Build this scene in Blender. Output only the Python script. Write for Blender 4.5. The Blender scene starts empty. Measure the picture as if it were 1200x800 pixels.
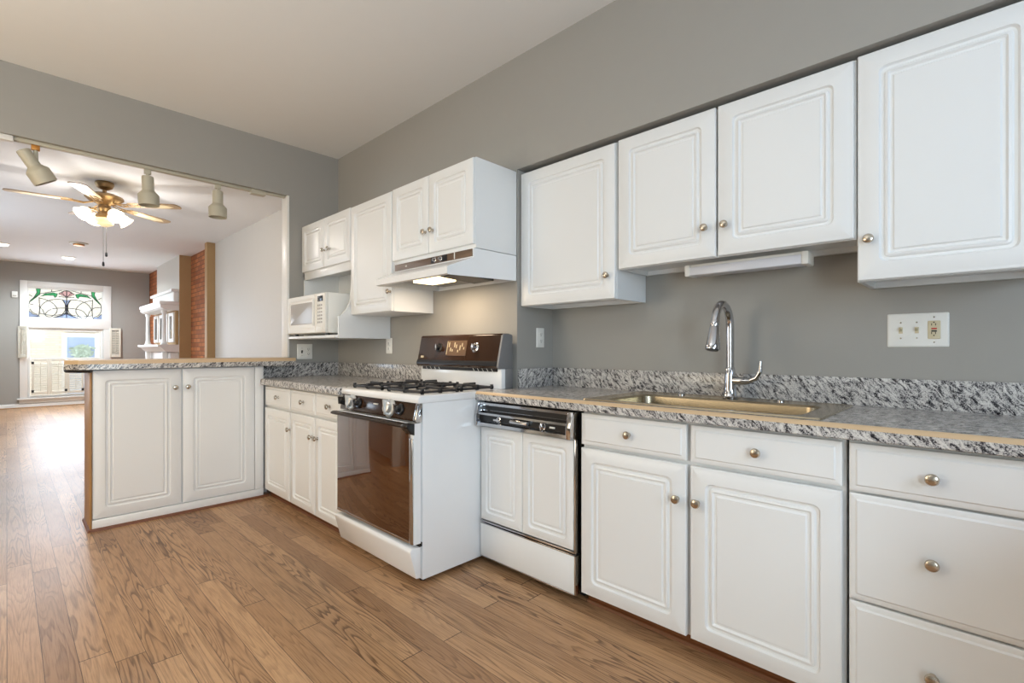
import bpy, bmesh, math, random
from mathutils import Vector, Matrix
random.seed(7)
R = math.radians
sc = bpy.context.scene
col = sc.collection

# ------------------------------------------------------------------ camera
cam_d = bpy.data.cameras.new('camera')
cam = bpy.data.objects.new('camera', cam_d)
col.objects.link(cam)
cam_d.sensor_width = 36.0
cam_d.lens = 36.0 * 572.0 / 1200.0
cam_d.shift_y = -9.5 / 1200.0 * -1.0
cam_d.clip_start = 0.02
cam.location = (0, 0, 1.15)
cam.rotation_euler = (R(90), 0, R(-46.0))
sc.camera = cam

# ------------------------------------------------------------------ view + world
sc.view_settings.view_transform = 'Standard'
sc.view_settings.look = 'None'
sc.view_settings.gamma = 1.0
sc.view_settings.use_curve_mapping = False
sc.view_settings.exposure = 0.10
w = bpy.data.worlds.new('sky')
sc.world = w
w.use_nodes = True
w.node_tree.nodes['Background'].inputs[0].default_value = (0.86, 0.93, 1.0, 1)
w.node_tree.nodes['Background'].inputs[1].default_value = 2.4
sc.cycles.max_bounces = 10
sc.cycles.diffuse_bounces = 6
sc.cycles.glossy_bounces = 4
sc.cycles.transmission_bounces = 6
sc.cycles.transparent_max_bounces = 8
sc.cycles.sample_clamp_indirect = 6.0
sc.cycles.caustics_reflective = False
sc.cycles.caustics_refractive = False


def area_light(name, loc, target, sx, sy, power, color):
    d = bpy.data.lights.new(name, 'AREA')
    d.shape = 'RECTANGLE'
    d.size, d.size_y, d.energy, d.color = sx, sy, power, color
    o = bpy.data.objects.new(name, d)
    col.objects.link(o)
    o.location = loc
    o.rotation_euler = (Vector(target) - Vector(loc)).to_track_quat('-Z', 'Z').to_euler()
    return o


sun_d = bpy.data.lights.new('sun', 'SUN')
sun_d.energy, sun_d.color, sun_d.angle = 2.2, (1.0, .96, .88), R(2)
sun = bpy.data.objects.new('sun', sun_d)
col.objects.link(sun)
sun.rotation_euler = Vector((.55, .62, -.95)).to_track_quat('-Z', 'Z').to_euler()
# daylight coming through the kitchen's own window (behind the camera) and the front window
area_light('kitchen_window_daylight', (0.55, -1.74, 1.88), (1.3, 2.4, 0.8), 1.0, 0.62, 18, (0.56, 0.74, 1.0))
area_light('added_back_fill', (-0.9, -1.74, 1.1), (1.2, 2.5, 1.0), 0.8, 1.8, 54, (0.72, 0.90, 1.0))  # added cool fill at an unseen back opening, lifts the cabinet side panels
area_light('added_warm_side_fill', (-1.56, 3.1, 1.45), (1.6, 3.2, 1.0), 1.2, 1.4, 22, (1.0, 0.72, 0.34))  # added warm fill from the left for the cabinet fronts, window made up
area_light('front_window_daylight', (0.86, 13.50, 1.4), (0.86, 5.0, 0.9), 1.15, 1.5, 34, (0.79, 0.86, 1.0))
area_light('added_living_fill', (-1.56, 8.6, 1.5), (2.3, 7.6, 1.7), 1.6, 1.5, 40, (0.68, 0.83, 1.0))  # added cool fill for the living room, side window made up
UPLIGHT_W = 130.0

# ------------------------------------------------------------------ materials
MATS = {}


def new_mat(name):
    m = bpy.data.materials.new(name)
    m.use_nodes = True
    MATS[name] = m
    return m, m.node_tree, m.node_tree.nodes['Principled BSDF']


def srgb(r, g, b):
    f = lambda c: (c / 255) / 12.92 if c / 255 <= .04045 else ((c / 255 + .055) / 1.055) ** 2.4
    return (f(r), f(g), f(b), 1)


def plain(name, c, rough=.5, metal=0.0, spec=.5, bump=0.0, bscale=60, emit=None, es=0.0, coat=0.0, var=0.04):
    m, t, b = new_mat(name)
    b.inputs['Roughness'].default_value = rough
    b.inputs['Metallic'].default_value = metal
    b.inputs['Specular IOR Level'].default_value = spec
    b.inputs['Coat Weight'].default_value = coat
    tc = t.nodes.new('ShaderNodeTexCoord')
    nz = t.nodes.new('ShaderNodeTexNoise')
    nz.inputs['Scale'].default_value = bscale * .08
    nz.inputs['Detail'].default_value = 4
    t.links.new(tc.outputs['Object'], nz.inputs['Vector'])
    mx = t.nodes.new('ShaderNodeMix')
    mx.data_type = 'RGBA'
    mx.inputs[6].default_value = tuple(x * (1 - var) for x in c[:3]) + (1,)
    mx.inputs[7].default_value = tuple(min(1, x * (1 + var)) for x in c[:3]) + (1,)
    t.links.new(nz.outputs[0], mx.inputs[0])
    t.links.new(mx.outputs[2], b.inputs['Base Color'])
    if bump:
        n2 = t.nodes.new('ShaderNodeTexNoise')
        n2.inputs['Scale'].default_value = bscale
        n2.inputs['Detail'].default_value = 3
        t.links.new(tc.outputs['Object'], n2.inputs['Vector'])
        bp = t.nodes.new('ShaderNodeBump')
        bp.inputs['Strength'].default_value = bump
        bp.inputs['Distance'].default_value = .01
        t.links.new(n2.outputs[0], bp.inputs['Height'])
        t.links.new(bp.outputs[0], b.inputs['Normal'])
    if emit:
        b.inputs['Emission Color'].default_value = emit
        b.inputs['Emission Strength'].default_value = es
    return m


class NT:
    """tiny node helper"""
    def __init__(s, t):
        s.t = t

    def n(s, kind, **kw):
        x = s.t.nodes.new(kind)
        for k, v in kw.items():
            setattr(x, k, v)
        return x

    def put(s, sock, v):
        if hasattr(v, 'is_output'):
            s.t.links.new(v, sock)
        else:
            sock.default_value = v

    def m(s, op, a, b=0.0, c=0.0):
        x = s.n('ShaderNodeMath', operation=op)
        s.put(x.inputs[0], a)
        s.put(x.inputs[1], b)
        s.put(x.inputs[2], c)
        return x.outputs[0]

    def xyz(s, a, b, c):
        x = s.n('ShaderNodeCombineXYZ')
        for i, v in enumerate((a, b, c)):
            s.put(x.inputs[i], v)
        return x.outputs[0]

    def noise(s, vec, scale=1.0, detail=3.0, rough=.5, dist=0.0):
        x = s.n('ShaderNodeTexNoise')
        s.t.links.new(vec, x.inputs['Vector'])
        x.inputs['Scale'].default_value = scale
        x.inputs['Detail'].default_value = detail
        x.inputs['Roughness'].default_value = rough
        x.inputs['Distortion'].default_value = dist
        return x.outputs[0]

    def white(s, vec):
        x = s.n('ShaderNodeTexWhiteNoise', noise_dimensions='3D')
        s.t.links.new(vec, x.inputs['Vector'])
        return x.outputs[0]

    def ramp(s, fac, stops, interp='LINEAR'):
        x = s.n('ShaderNodeValToRGB')
        cr = x.color_ramp
        cr.interpolation = interp
        while len(cr.elements) < len(stops):
            cr.elements.new(.5)
        for e, (p, c) in zip(cr.elements, stops):
            e.position = p
            e.color = c if len(c) == 4 else tuple(c) + (1,)
        s.t.links.new(fac, x.inputs[0])
        return x.outputs[0]

    def mix(s, fac, a, b, blend='MIX'):
        x = s.n('ShaderNodeMix', data_type='RGBA', blend_type=blend)
        s.put(x.inputs[0], fac)
        s.put(x.inputs[6], a)
        s.put(x.inputs[7], b)
        return x.outputs[2]

    def pos(s):
        g = s.n('ShaderNodeNewGeometry')
        x = s.n('ShaderNodeSeparateXYZ')
        s.t.links.new(g.outputs['Position'], x.inputs[0])
        return x.outputs

    def bump(s, h, strength, dist=.01):
        x = s.n('ShaderNodeBump')
        s.t.links.new(h, x.inputs['Height'])
        x.inputs['Strength'].default_value = strength
        x.inputs['Distance'].default_value = dist
        return x.outputs[0]


def oak_floor():
    m, t, b = new_mat('oak_floor')
    N = NT(t)
    X, Y, Z = N.pos()
    W = .092
    cx = N.m('DIVIDE', X, W)
    ix = N.m('FLOOR', cx)
    fx = N.m('SUBTRACT', cx, ix)
    r0 = N.white(N.xyz(ix, 3.7, 1.1))
    cy = N.m('DIVIDE', N.m('ADD', Y, N.m('MULTIPLY', r0, 7.0)), 1.5)
    iy = N.m('FLOOR', cy)
    fy = N.m('SUBTRACT', cy, iy)
    idv = N.xyz(ix, iy, 5.5)
    rv = N.white(idv)
    r2 = N.white(N.xyz(iy, ix, 9.1))
    r3 = N.white(N.xyz(ix, N.m('ADD', iy, 17.0), 2.3))
    # grain: contour lines of a noise stretched along the board, shifted per board
    gv = N.xyz(N.m('MULTIPLY', X, 9.5), N.m('ADD', N.m('MULTIPLY', Y, .62), N.m('MULTIPLY', rv, 40.0)), N.m('MULTIPLY', r2, 30.0))
    g = N.noise(gv, 1.0, 2.5, .5, .15)
    rings = N.m('FRACT', N.m('MULTIPLY', g, 24.0))
    line = N.ramp(rings, [(0, (0, 0, 0)), (.5, (.08, .08, .08)), (.86, (1, 1, 1)), (.94, (.8, .8, .8)), (1, (0, 0, 0))])
    fine = N.noise(N.xyz(N.m('MULTIPLY', X, 210.0), N.m('MULTIPLY', Y, 7.0), r2), 1.0, 4.0, .65)
    wob = N.noise(N.xyz(N.m('MULTIPLY', X, 8.0), N.m('MULTIPLY', Y, 1.6), r2), 1.0, 2.0)
    base = N.ramp(rv, [(0, srgb(160, 122, 88)), (.35, srgb(182, 142, 104)), (.7, srgb(198, 158, 118)), (1, srgb(170, 130, 92))])
    dark = N.mix(.85, base, srgb(72, 42, 20))
    c1 = N.mix(N.m('MULTIPLY', N.m('MULTIPLY', line, N.m('ADD', .36, N.m('MULTIPLY', N.m('POWER', r3, 1.4), .8))), N.m('MULTIPLY', N.ramp(wob, [(.30, (.25, .25, .25)), (.55, (1, 1, 1))]), N.m('ADD', .45, N.m('MULTIPLY', fine, 1.0)))), base, dark)
    c2 = N.mix(N.m('MULTIPLY', N.ramp(fine, [(.45, (0, 0, 0)), (.75, (1, 1, 1))]), .55), c1, srgb(104, 64, 32))
    # worn, greyer patches of varnish
    wear = N.noise(N.xyz(X, Y, Z), 1.3, 5.0, .6)
    c3 = N.mix(N.m('MULTIPLY', N.ramp(wear, [(.5, (0, 0, 0)), (.75, (1, 1, 1))]), .35), c2, srgb(140, 112, 88))
    seam = N.m('MAXIMUM', N.m('LESS_THAN', fx, .022), N.m('LESS_THAN', fy, .0028))
    c4 = N.mix(N.m('MULTIPLY', seam, .85), c3, srgb(48, 28, 14))
    t.links.new(c4, b.inputs['Base Color'])
    rg = N.m('ADD', .27, N.m('MULTIPLY', wear, .2))
    b.inputs['Specular IOR Level'].default_value = .38
    t.links.new(rg, b.inputs['Roughness'])
    h = N.m('SUBTRACT', N.m('MULTIPLY', line, -.25), N.m('MULTIPLY', seam, 1.0))
    wav = N.m('MULTIPLY', N.noise(N.xyz(X, N.m('MULTIPLY', Y, .5), Z), 14.0, 2.0), .8)
    t.links.new(N.bump(N.m('ADD', h, wav), .22, .003), b.inputs['Normal'])
    return m


def granite():
    m, t, b = new_mat('granite_laminate')
    N = NT(t)
    X, Y, Z = N.pos()
    s = N.m('ADD', N.m('ADD', X, Y), Z)
    d = N.m('SUBTRACT', N.m('ADD', X, Y), Z)
    e = N.m('SUBTRACT', X, Y)
    warp = N.noise(N.xyz(X, Y, Z), 9.0, 2.0)
    v = N.xyz(N.m('MULTIPLY', s, 19.0), N.m('MULTIPLY', N.m('ADD', d, N.m('MULTIPLY', warp, .07)), 62.0), N.m('MULTIPLY', e, 27.0))
    a = N.noise(v, 1.0, 6.0, .68, .6)
    sp = N.noise(N.xyz(X, Y, Z), 260.0, 2.0, .7)
    k = N.m('ADD', N.m('MULTIPLY', a, .66), N.m('MULTIPLY', sp, .34))
    c = N.ramp(k, [(.385, srgb(24, 24, 28)), (.45, srgb(74, 72, 76)), (.485, srgb(168, 165, 164)), (.55, srgb(208, 205, 201)), (.70, srgb(236, 234, 230))])
    t.links.new(c, b.inputs['Base Color'])
    b.inputs['Roughness'].default_value = .22
    return m


def brick(name, axes, c1, c2, mortar, bw=.215, bh=.075, rough=.85, spread=1.0):
    m, t, b = new_mat(name)
    N = NT(t)
    P = N.pos()
    bt = N.n('ShaderNodeTexBrick')
    t.links.new(N.xyz(P[axes[0]], P[axes[1]], 0.0), bt.inputs['Vector'])
    bt.inputs['Color1'].default_value = c1
    bt.inputs['Color2'].default_value = c2
    bt.inputs['Mortar'].default_value = mortar
    bt.inputs['Scale'].default_value = 1.0
    bt.inputs['Brick Width'].default_value = bw
    bt.inputs['Row Height'].default_value = bh
    bt.inputs['Mortar Size'].default_value = .008
    bt.inputs['Bias'].default_value = 0
    nz = N.noise(N.xyz(*P), 24.0, 4.0)
    c = N.mix(N.m('MULTIPLY', nz, .5 * spread), bt.outputs[0], tuple(x * .45 for x in c1[:3]) + (1,))
    t.links.new(c, b.inputs['Base Color'])
    b.inputs['Roughness'].default_value = rough
    t.links.new(N.bump(N.m('SUBTRACT', N.m('MULTIPLY', nz, .4), bt.outputs[1]), .7, .02), b.inputs['Normal'])
    return m


def wood_panel():
    m, t, b = new_mat('stained_wood')
    N = NT(t)
    X, Y, Z = N.pos()
    g = N.noise(N.xyz(N.m('MULTIPLY', X, 40.0), N.m('MULTIPLY', Y, 40.0), N.m('MULTIPLY', Z, 2.0)), 1.0, 4.0, .6, .4)
    t.links.new(N.ramp(g, [(.3, srgb(150, 108, 62)), (.7, srgb(190, 146, 92))]), b.inputs['Base Color'])
    b.inputs['Roughness'].default_value = .45
    return m


def thin_glass(name, tint, gloss=.08, opaque=0.0):
    m = bpy.data.materials.new(name)
    m.use_nodes = True
    MATS[name] = m
    t = m.node_tree
    t.nodes.clear()
    out = t.nodes.new('ShaderNodeOutputMaterial')
    tr = t.nodes.new('ShaderNodeBsdfTransparent')
    tr.inputs[0].default_value = tint
    gl = t.nodes.new('ShaderNodeBsdfGlossy')
    gl.inputs['Roughness'].default_value = .05
    mx = t.nodes.new('ShaderNodeMixShader')
    mx.inputs[0].default_value = gloss
    t.links.new(tr.outputs[0], mx.inputs[1])
    t.links.new(gl.outputs[0], mx.inputs[2])
    last = mx.outputs[0]
    if opaque:
        tl = t.nodes.new('ShaderNodeBsdfTranslucent')
        tl.inputs[0].default_value = tint
        m2 = t.nodes.new('ShaderNodeMixShader')
        m2.inputs[0].default_value = opaque
        t.links.new(last, m2.inputs[1])
        t.links.new(tl.outputs[0], m2.inputs[2])
        last = m2.outputs[0]
    t.links.new(last, out.inputs[0])
    return m


M_floor = oak_floor()
M_granite = granite()
M_brick = brick('red_brick', (1, 2), srgb(206, 128, 74), srgb(150, 84, 48), srgb(112, 74, 50), spread=1.3)
M_street = brick('cream_brick', (0, 2), srgb(228, 214, 192), srgb(216, 200, 178), srgb(200, 190, 175), rough=.9, spread=.3)
M_wood = wood_panel()
M_wall = plain('greige_paint', srgb(162, 159, 153), .62, bump=.05, bscale=180, var=.015)
M_wall2 = plain('pale_paint', srgb(206, 201, 192), .5, bump=.05, bscale=180, var=.015)
M_tan = plain('tan_paint_and_shade', srgb(176, 142, 98), .6, bump=.05, bscale=180, var=.015)  # on pier and chimney side, warm shade put into the wall colour
M_ceil = plain('ceiling_paint', srgb(232, 232, 231), .8, bump=.04, bscale=120, var=.01)
M_trim = plain('white_trim_paint', srgb(236, 234, 230), .4, var=.01)
M_cab = plain('white_thermofoil', srgb(234, 235, 235), .34, var=.008)
M_enamel = plain('white_enamel', srgb(240, 241, 242), .16, var=.006)
M_plastic = plain('white_plastic', srgb(238, 236, 230), .35, var=.006)
M_almond = plain('almond_plastic', srgb(208, 194, 160), .4, var=.01)
M_bevel = plain('tan_bevel_edge', srgb(206, 178, 142), .4, var=.06)
M_nickel = plain('brushed_nickel', srgb(196, 186, 172), .24, metal=1, var=.03)
M_chrome = plain('chrome', srgb(200, 200, 203), .1, metal=1, var=.01)
M_steel = plain('stainless_steel', srgb(178, 166, 144), .25, metal=1, bump=.02, bscale=300, var=.04)
M_black = plain('black_enamel', srgb(26, 25, 26), .3, var=.05)
M_iron = plain('cast_iron', srgb(34, 34, 37), .45, var=.08, bump=.1, bscale=200)
M_dark = plain('dark_void', srgb(22, 20, 19), .7, var=.1)
M_brown = plain('brown_control_glass', srgb(52, 33, 21), .16, spec=.5, var=.06)
M_strip = plain('brown_hood_strip', srgb(104, 84, 68), .4, metal=.3, var=.06)
M_knob = plain('polished_aluminium', srgb(214, 214, 212), .3, metal=.6, var=.02)
M_handle = plain('dark_brown_handle', srgb(44, 32, 26), .42, var=.05)
M_oven = plain('bronze_oven_glass', srgb(74, 40, 16), .045, spec=1.0, coat=.7, var=.03)
M_grey = plain('grey_metal', srgb(140, 140, 142), .4, metal=.4, var=.04)
M_toe = plain('red_brown_toe_wood', srgb(112, 66, 36), .45, var=.12)
M_brass = plain('antique_brass', srgb(172, 144, 106), .34, metal=.8, var=.05)
M_blade = plain('pale_oak_blade', srgb(178, 152, 118), .45, var=.06)
M_bladecane = plain('cream_cane_inlay', srgb(240, 222, 180), .5, var=.06)
M_beige = plain('beige_lamp_enamel', srgb(188, 182, 164), .45, var=.01)
M_gold = plain('orange_brass_joint', srgb(190, 130, 62), .35, metal=.6, var=.05)
M_bulb = plain('lit_frosted_glass', srgb(255, 246, 225), .3, emit=srgb(255, 236, 200), es=4.5)
M_bowl = plain('cream_alabaster_glass', srgb(240, 222, 180), .3, emit=srgb(255, 225, 170), es=.55)
M_lens = plain('lit_hood_lens', srgb(255, 248, 228), .3, emit=srgb(255, 226, 170), es=3.2)
M_disc = plain('lit_ceiling_lens', srgb(255, 252, 244), .3, emit=srgb(255, 244, 224), es=3.0)
M_diff = plain('frosted_diffuser', srgb(226, 226, 232), .3, var=.01)
M_red = plain('red_button', srgb(190, 40, 34), .4)
M_screen = plain('dark_display', srgb(30, 30, 30), .2)
M_mwin = plain('grey_door_window', srgb(176, 170, 162), .25, var=.02)
M_filter = plain('grey_mesh_filter', srgb(92, 92, 92), .5, metal=.6, var=.3, bscale=900)
M_clock = plain('bronze_clock_face', srgb(96, 72, 50), .35, var=.1, bscale=500)
M_lead = plain('dark_lead', srgb(52, 52, 56), .5, metal=.4)
M_cord = plain('grey_chain', srgb(90, 85, 78), .5, metal=.5)
M_bluedoor = plain('blue_grey_door_paint', srgb(150, 165, 186), .6)
M_leaf = plain('wreath_leaves', srgb(168, 182, 164), .7, var=.3)
M_louv = plain('cream_shutter_paint', srgb(226, 220, 206), .5, var=.01)
M_pic = plain('dark_figure_print', srgb(96, 92, 92), .7, var=.3)
G_clear = thin_glass('clear_window_glass', (.96, .98, 1, 1), .06)
G_white = thin_glass('opal_glass', (.93, .97, 1, 1), .05, .06)
G_green = thin_glass('green_glass', (.24, .64, .42, 1), .06, .06)
G_pink = thin_glass('pink_glass', (.90, .72, .75, 1), .06, .06)
G_lav = thin_glass('lavender_glass', (.66, .74, .93, 1), .06, .06)
G_mirror = plain('mirror_glass', srgb(190, 190, 190), .03, metal=1, var=.0)

# ------------------------------------------------------------------ mesh helpers
ORI = {}


class MB:
    def __init__(s):
        s.v, s.f = [], []

    def add(s, vs, fs):
        k = len(s.v)
        s.v += [Vector(p) for p in vs]
        s.f += [tuple(i + k for i in f) for f in fs]
        return s

    def box(s, x0, x1, y0, y1, z0, z1, bev=0.0, seg=2):
        x0, x1 = min(x0, x1), max(x0, x1)
        y0, y1 = min(y0, y1), max(y0, y1)
        z0, z1 = min(z0, z1), max(z0, z1)
        bm = bmesh.new()
        bmesh.ops.create_cube(bm, size=1)
        for q in bm.verts:
            q.co = Vector(((x0 + x1) / 2 + q.co.x * (x1 - x0), (y0 + y1) / 2 + q.co.y * (y1 - y0), (z0 + z1) / 2 + q.co.z * (z1 - z0)))
        if bev > 0:
            bev = min(bev, .45 * min(x1 - x0, y1 - y0, z1 - z0))
            bmesh.ops.bevel(bm, geom=bm.edges[:], offset=bev, segments=seg, profile=.5, affect='EDGES')
        bm.verts.index_update()
        s.add([q.co.copy() for q in bm.verts], [[q.index for q in f.verts] for f in bm.faces])
        bm.free()
        return s

    def prism(s, poly, axis, a0, a1, bev=0.0):
        """poly in the two other axes (cyclic order after axis), extruded along axis"""
        def P(p, a):
            if axis == 'x':
                return (a, p[0], p[1])
            if axis == 'y':
                return (p[0], a, p[1])
            return (p[0], p[1], a)
        n = len(poly)
        bm = bmesh.new()
        A = [bm.verts.new(P(p, a0)) for p in poly]
        B = [bm.verts.new(P(p, a1)) for p in poly]
        bm.faces.new(A)
        bm.faces.new(B[::-1])
        for i in range(n):
            bm.faces.new((A[i], B[i], B[(i + 1) % n], A[(i + 1) % n]))
        bmesh.ops.recalc_face_normals(bm, faces=bm.faces[:])
        if bev:
            bmesh.ops.bevel(bm, geom=bm.edges[:], offset=bev, segments=2, profile=.5, affect='EDGES')
        bm.verts.index_update()
        s.add([q.co.copy() for q in bm.verts], [[q.index for q in f.verts] for f in bm.faces])
        bm.free()
        return s

    def lathe(s, prof, o, ax=(0, 0, 1), n=24):
        """prof = [(radius, height)] along ax from o"""
        ax = Vector(ax).normalized()
        t = Vector((1, 0, 0)) if abs(ax.x) < .9 else Vector((0, 1, 0))
        u = ax.cross(t).normalized()
        v = ax.cross(u)
        o = Vector(o)
        vs, fs = [], []
        for r, h in prof:
            for i in range(n):
                a = 2 * math.pi * i / n
                vs.append(o + ax * h + (u * math.cos(a) + v * math.sin(a)) * max(r, 1e-5))
        for j in range(len(prof) - 1):
            for i in range(n):
                a, b = j * n + i, j * n + (i + 1) % n
                fs.append((a, b, b + n, a + n))
        fs.append(tuple(range(n))[::-1])
        fs.append(tuple((len(prof) - 1) * n + i for i in range(n)))
        return s.add(vs, fs)

    def tube(s, pts, r, n=10, closed=False):
        pts = [Vector(p) for p in pts]
        rs = r if isinstance(r, (list, tuple)) else [r] * len(pts)
        vs, fs = [], []
        N = len(pts)
        prev = None
        for i, p in enumerate(pts):
            a = pts[(i - 1) % N] if (closed or i > 0) else p
            b = pts[(i + 1) % N] if (closed or i < N - 1) else p
            d = (b - a).normalized()
            if prev is None:
                t = Vector((0, 0, 1)) if abs(d.z) < .9 else Vector((1, 0, 0))
                u = d.cross(t).normalized()
            else:
                u = (prev - d * prev.dot(d))
                u = u.normalized() if u.length > 1e-6 else d.cross(Vector((0, 0, 1))).normalized()
            prev = u
            q = d.cross(u)
            for k in range(n):
                an = 2 * math.pi * k / n
                vs.append(p + (u * math.cos(an) + q * math.sin(an)) * rs[i])
        for i in range(N if closed else N - 1):
            j = (i + 1) % N
            for k in range(n):
                k2 = (k + 1) % n
                fs.append((i * n + k, i * n + k2, j * n + k2, j * n + k))
        if not closed:
            fs.append(tuple(range(n))[::-1])
            fs.append(tuple((N - 1) * n + k for k in range(n)))
        return s.add(vs, fs)

    def loops(s, fn, w, h, L, seg=4, back=True):
        """nested rounded rectangles: L = [(inset, depth, radius)]; fn(u,v,d) -> point"""
        vs, fs = [], []
        n = 4 * (seg + 1)
        for ins, d, r in L:
            x0, x1, y0, y1 = ins, w - ins, ins, h - ins
            r = max(min(r, (x1 - x0) / 2 - 1e-4, (y1 - y0) / 2 - 1e-4), 1e-4)
            for cx, cy, a0 in ((x1 - r, y0 + r, -90), (x1 - r, y1 - r, 0), (x0 + r, y1 - r, 90), (x0 + r, y0 + r, 180)):
                for k in range(seg + 1):
                    a = R(a0 + 90 * k / seg)
                    vs.append(fn(cx + r * math.cos(a), cy + r * math.sin(a), d))
        for j in range(len(L) - 1):
            for i in range(n):
                i2 = (i + 1) % n
                fs.append((j * n + i, j * n + i2, (j + 1) * n + i2, (j + 1) * n + i))
        fs.append(tuple((len(L) - 1) * n + i for i in range(n)))
        if back:
            fs.append(tuple(range(n))[::-1])
        return s.add(vs, fs)

    def build(s, name, mat, parent=None, ang=32):
        o0 = Vector((0, 0, 0))
        if parent is not None:
            o0 = ORI[parent.name]
        else:
            lo = [min(p[i] for p in s.v) for i in range(3)]
            hi = [max(p[i] for p in s.v) for i in range(3)]
            o0 = Vector(((lo[0] + hi[0]) / 2, (lo[1] + hi[1]) / 2, lo[2]))
        me = bpy.data.meshes.new(name)
        me.from_pydata([p - o0 for p in s.v], [], s.f)
        me.materials.append(mat)
        me.polygons.foreach_set('use_smooth', [True] * len(me.polygons))
        me.set_sharp_from_angle(angle=R(ang))
        me.update()
        o = bpy.data.objects.new(name, me)
        col.objects.link(o)
        if parent is not None:
            o.parent = parent
        else:
            o.location = o0
        ORI[o.name] = o0
        return o


def thing(name, loc, label, cat, group=None):
    o = bpy.data.objects.new(name, None)
    o.empty_display_size = .05
    col.objects.link(o)
    o.location = loc
    ORI[o.name] = Vector(loc)
    o['label'] = label
    o['category'] = cat
    if group:
        o['group'] = group
    return o


def tag(o, label, cat, group=None):
    o['label'] = label
    o['category'] = cat
    if group:
        o['group'] = group
    return o


def struct(o):
    o['kind'] = 'structure'
    return o


def facing(side, plane, left, z0):
    """fn(u,v,d): u to the viewer's right, v up, d out of the front"""
    if side == '-x':
        return lambda u, v, d: Vector((plane - d, left - u, z0 + v))
    if side == '-y':
        return lambda u, v, d: Vector((left + u, plane - d, z0 + v))


def door_mesh(side, plane, left, right, z0, z1, fr=.068, th=.02):
    w_ = abs(right - left)
    h_ = z1 - z0
    L = [(0, -th, .001), (0, -.005, .001), (.003, -.0015, .002), (.010, -.0015, .002), (.013, 0, .003), (fr - .012, 0, .022), (fr - .007, -.009, .020), (fr + .001, -.010, .018),
         (fr + .006, -.003, .010), (fr + .013, -.001, .006), (fr + .019, -.008, .004), (fr + .026, -.008, .003), (fr + .031, -.002, .002)]
    return MB().loops(facing(side, plane, left, z0), w_, h_, L)


def drawer_mesh(side, plane, left, right, z0, z1, th=.02):
    L = [(0, -th, .001), (0, -.007, .001), (.003, -.005, .002), (.016, -.005, .002), (.021, 0, .003), (.024, 0, .003)]
    return MB().loops(facing(side, plane, left, z0), abs(right - left), z1 - z0, L)


def knob(parent, side, plane, a, z, mat=None, r=.0165):
    d = {'-x': Vector((-1, 0, 0)), '-y': Vector((0, -1, 0))}[side]
    k_ = (plane - .027) / plane      # positions were read at the head of the knob
    a, z = a * k_, 1.15 + (z - 1.15) * k_
    o = Vector((plane, a, z)) if side == '-x' else Vector((a, plane, z))
    prof = [(.009, -.001), (.0085, .003), (.006, .007), (.0055, .013), (r * .75, .017), (r, .021), (r, .025), (r * .86, .029), (r * .5, .0315), (.001, .032)]
    return MB().lathe(prof, o, d, 20).build('knob', mat or M_nickel, parent)


# ------------------------------------------------------------------ constants measured from the room
XW, XR, YS, YF, ZC = 2.08, 2.41, 1.967, 4.19, 2.867

# ------------------------------------------------------------------ structure
struct(MB().box(-1.75, 2.75, -1.9, 13.95, -.12, 0).build('floor', M_floor))
struct(MB().box(-1.75, 2.75, -1.9, 13.95, ZC, ZC + .1).build('ceiling', M_ceil))
struct(MB().box(XW, 2.7, YS, YF, 0, ZC).build('wall_right', M_wall))
struct(MB().box(XR, 2.7, -1.75, YS, 0, 2.207).build('wall_recess', M_wall))
struct(MB().box(XW, 2.7, -1.75, YS, 2.207, ZC).build('wall_soffit', M_wall))
struct(MB().box(-1.6, 1.648, YF, 4.30, 2.44, ZC).box(1.648, 2.7, YF, 4.30, 0, ZC).box(-1.6, -.75, YF, 4.30, 0, 2.44).build('wall_kitchen', M_wall))
struct(MB().box(1.630, 1.648, YF - .004, 4.305, 1.085, 2.44, .002).build('trim_1', M_trim))
struct(MB().box(2.34, 2.7, 4.30, 8.92, 0, ZC).build('wall_dining', M_wall2))
struct(MB().box(2.222, 2.70, 8.92, 9.04, 0, ZC).build('wall_pier', M_tan))  # same paint as its neighbours, tan colour carries the warm shade
struct(MB().box(2.36, 2.70, 9.04, 10.5, 0, ZC).build('wall_brick', M_brick))
struct(MB().box(2.18, 2.70, 10.5, 10.512, 0, ZC).build('wall_chimney_side', M_tan))  # thin face with the chimney's warm shaded side painted in
struct(MB().box(2.18, 2.70, 10.512, 12.4, 0, ZC).build('wall_chimney', M_wall2))
struct(MB().box(2.25, 2.70, 12.4, 13.6, 0, ZC).build('wall_alcove', M_brick))
struct(MB().box(-1.6, .285, 13.6, 13.8, 0, ZC).box(1.443, 2.7, 13.6, 13.8, 0, ZC).box(.285, 1.443, 13.6, 13.8, 2.405, ZC).box(.285, 1.443, 13.6, 13.8, 0, .19).build('wall_front', M_wall))
# left side of the house with two made-up openings for added fills, and the wall behind the camera with its window and an added fill opening
struct(MB().box(-1.75, -1.6, -1.9, 2.4, 0, ZC).box(-1.75, -1.6, 3.8, 7.8, 0, ZC).box(-1.75, -1.6, 9.4, 13.8, 0, ZC)
       .box(-1.75, -1.6, 2.4, 3.8, 0, .75).box(-1.75, -1.6, 2.4, 3.8, 2.15, ZC).box(-1.75, -1.6, 7.8, 9.4, 0, .75).box(-1.75, -1.6, 7.8, 9.4, 2.25, ZC).build('wall_left', M_wall))
struct(MB().box(-1.6, -1.32, -1.9, -1.75, 0, ZC).box(-1.32, -.48, -1.9, -1.75, 2.05, ZC).box(-.48, 0.04, -1.9, -1.75, 0, ZC).box(1.06, 2.7, -1.9, -1.75, 0, ZC).box(0.04, 1.06, -1.9, -1.75, 0, 1.56).box(0.04, 1.06, -1.9, -1.75, 2.20, ZC).build('wall_back', M_wall))
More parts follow.
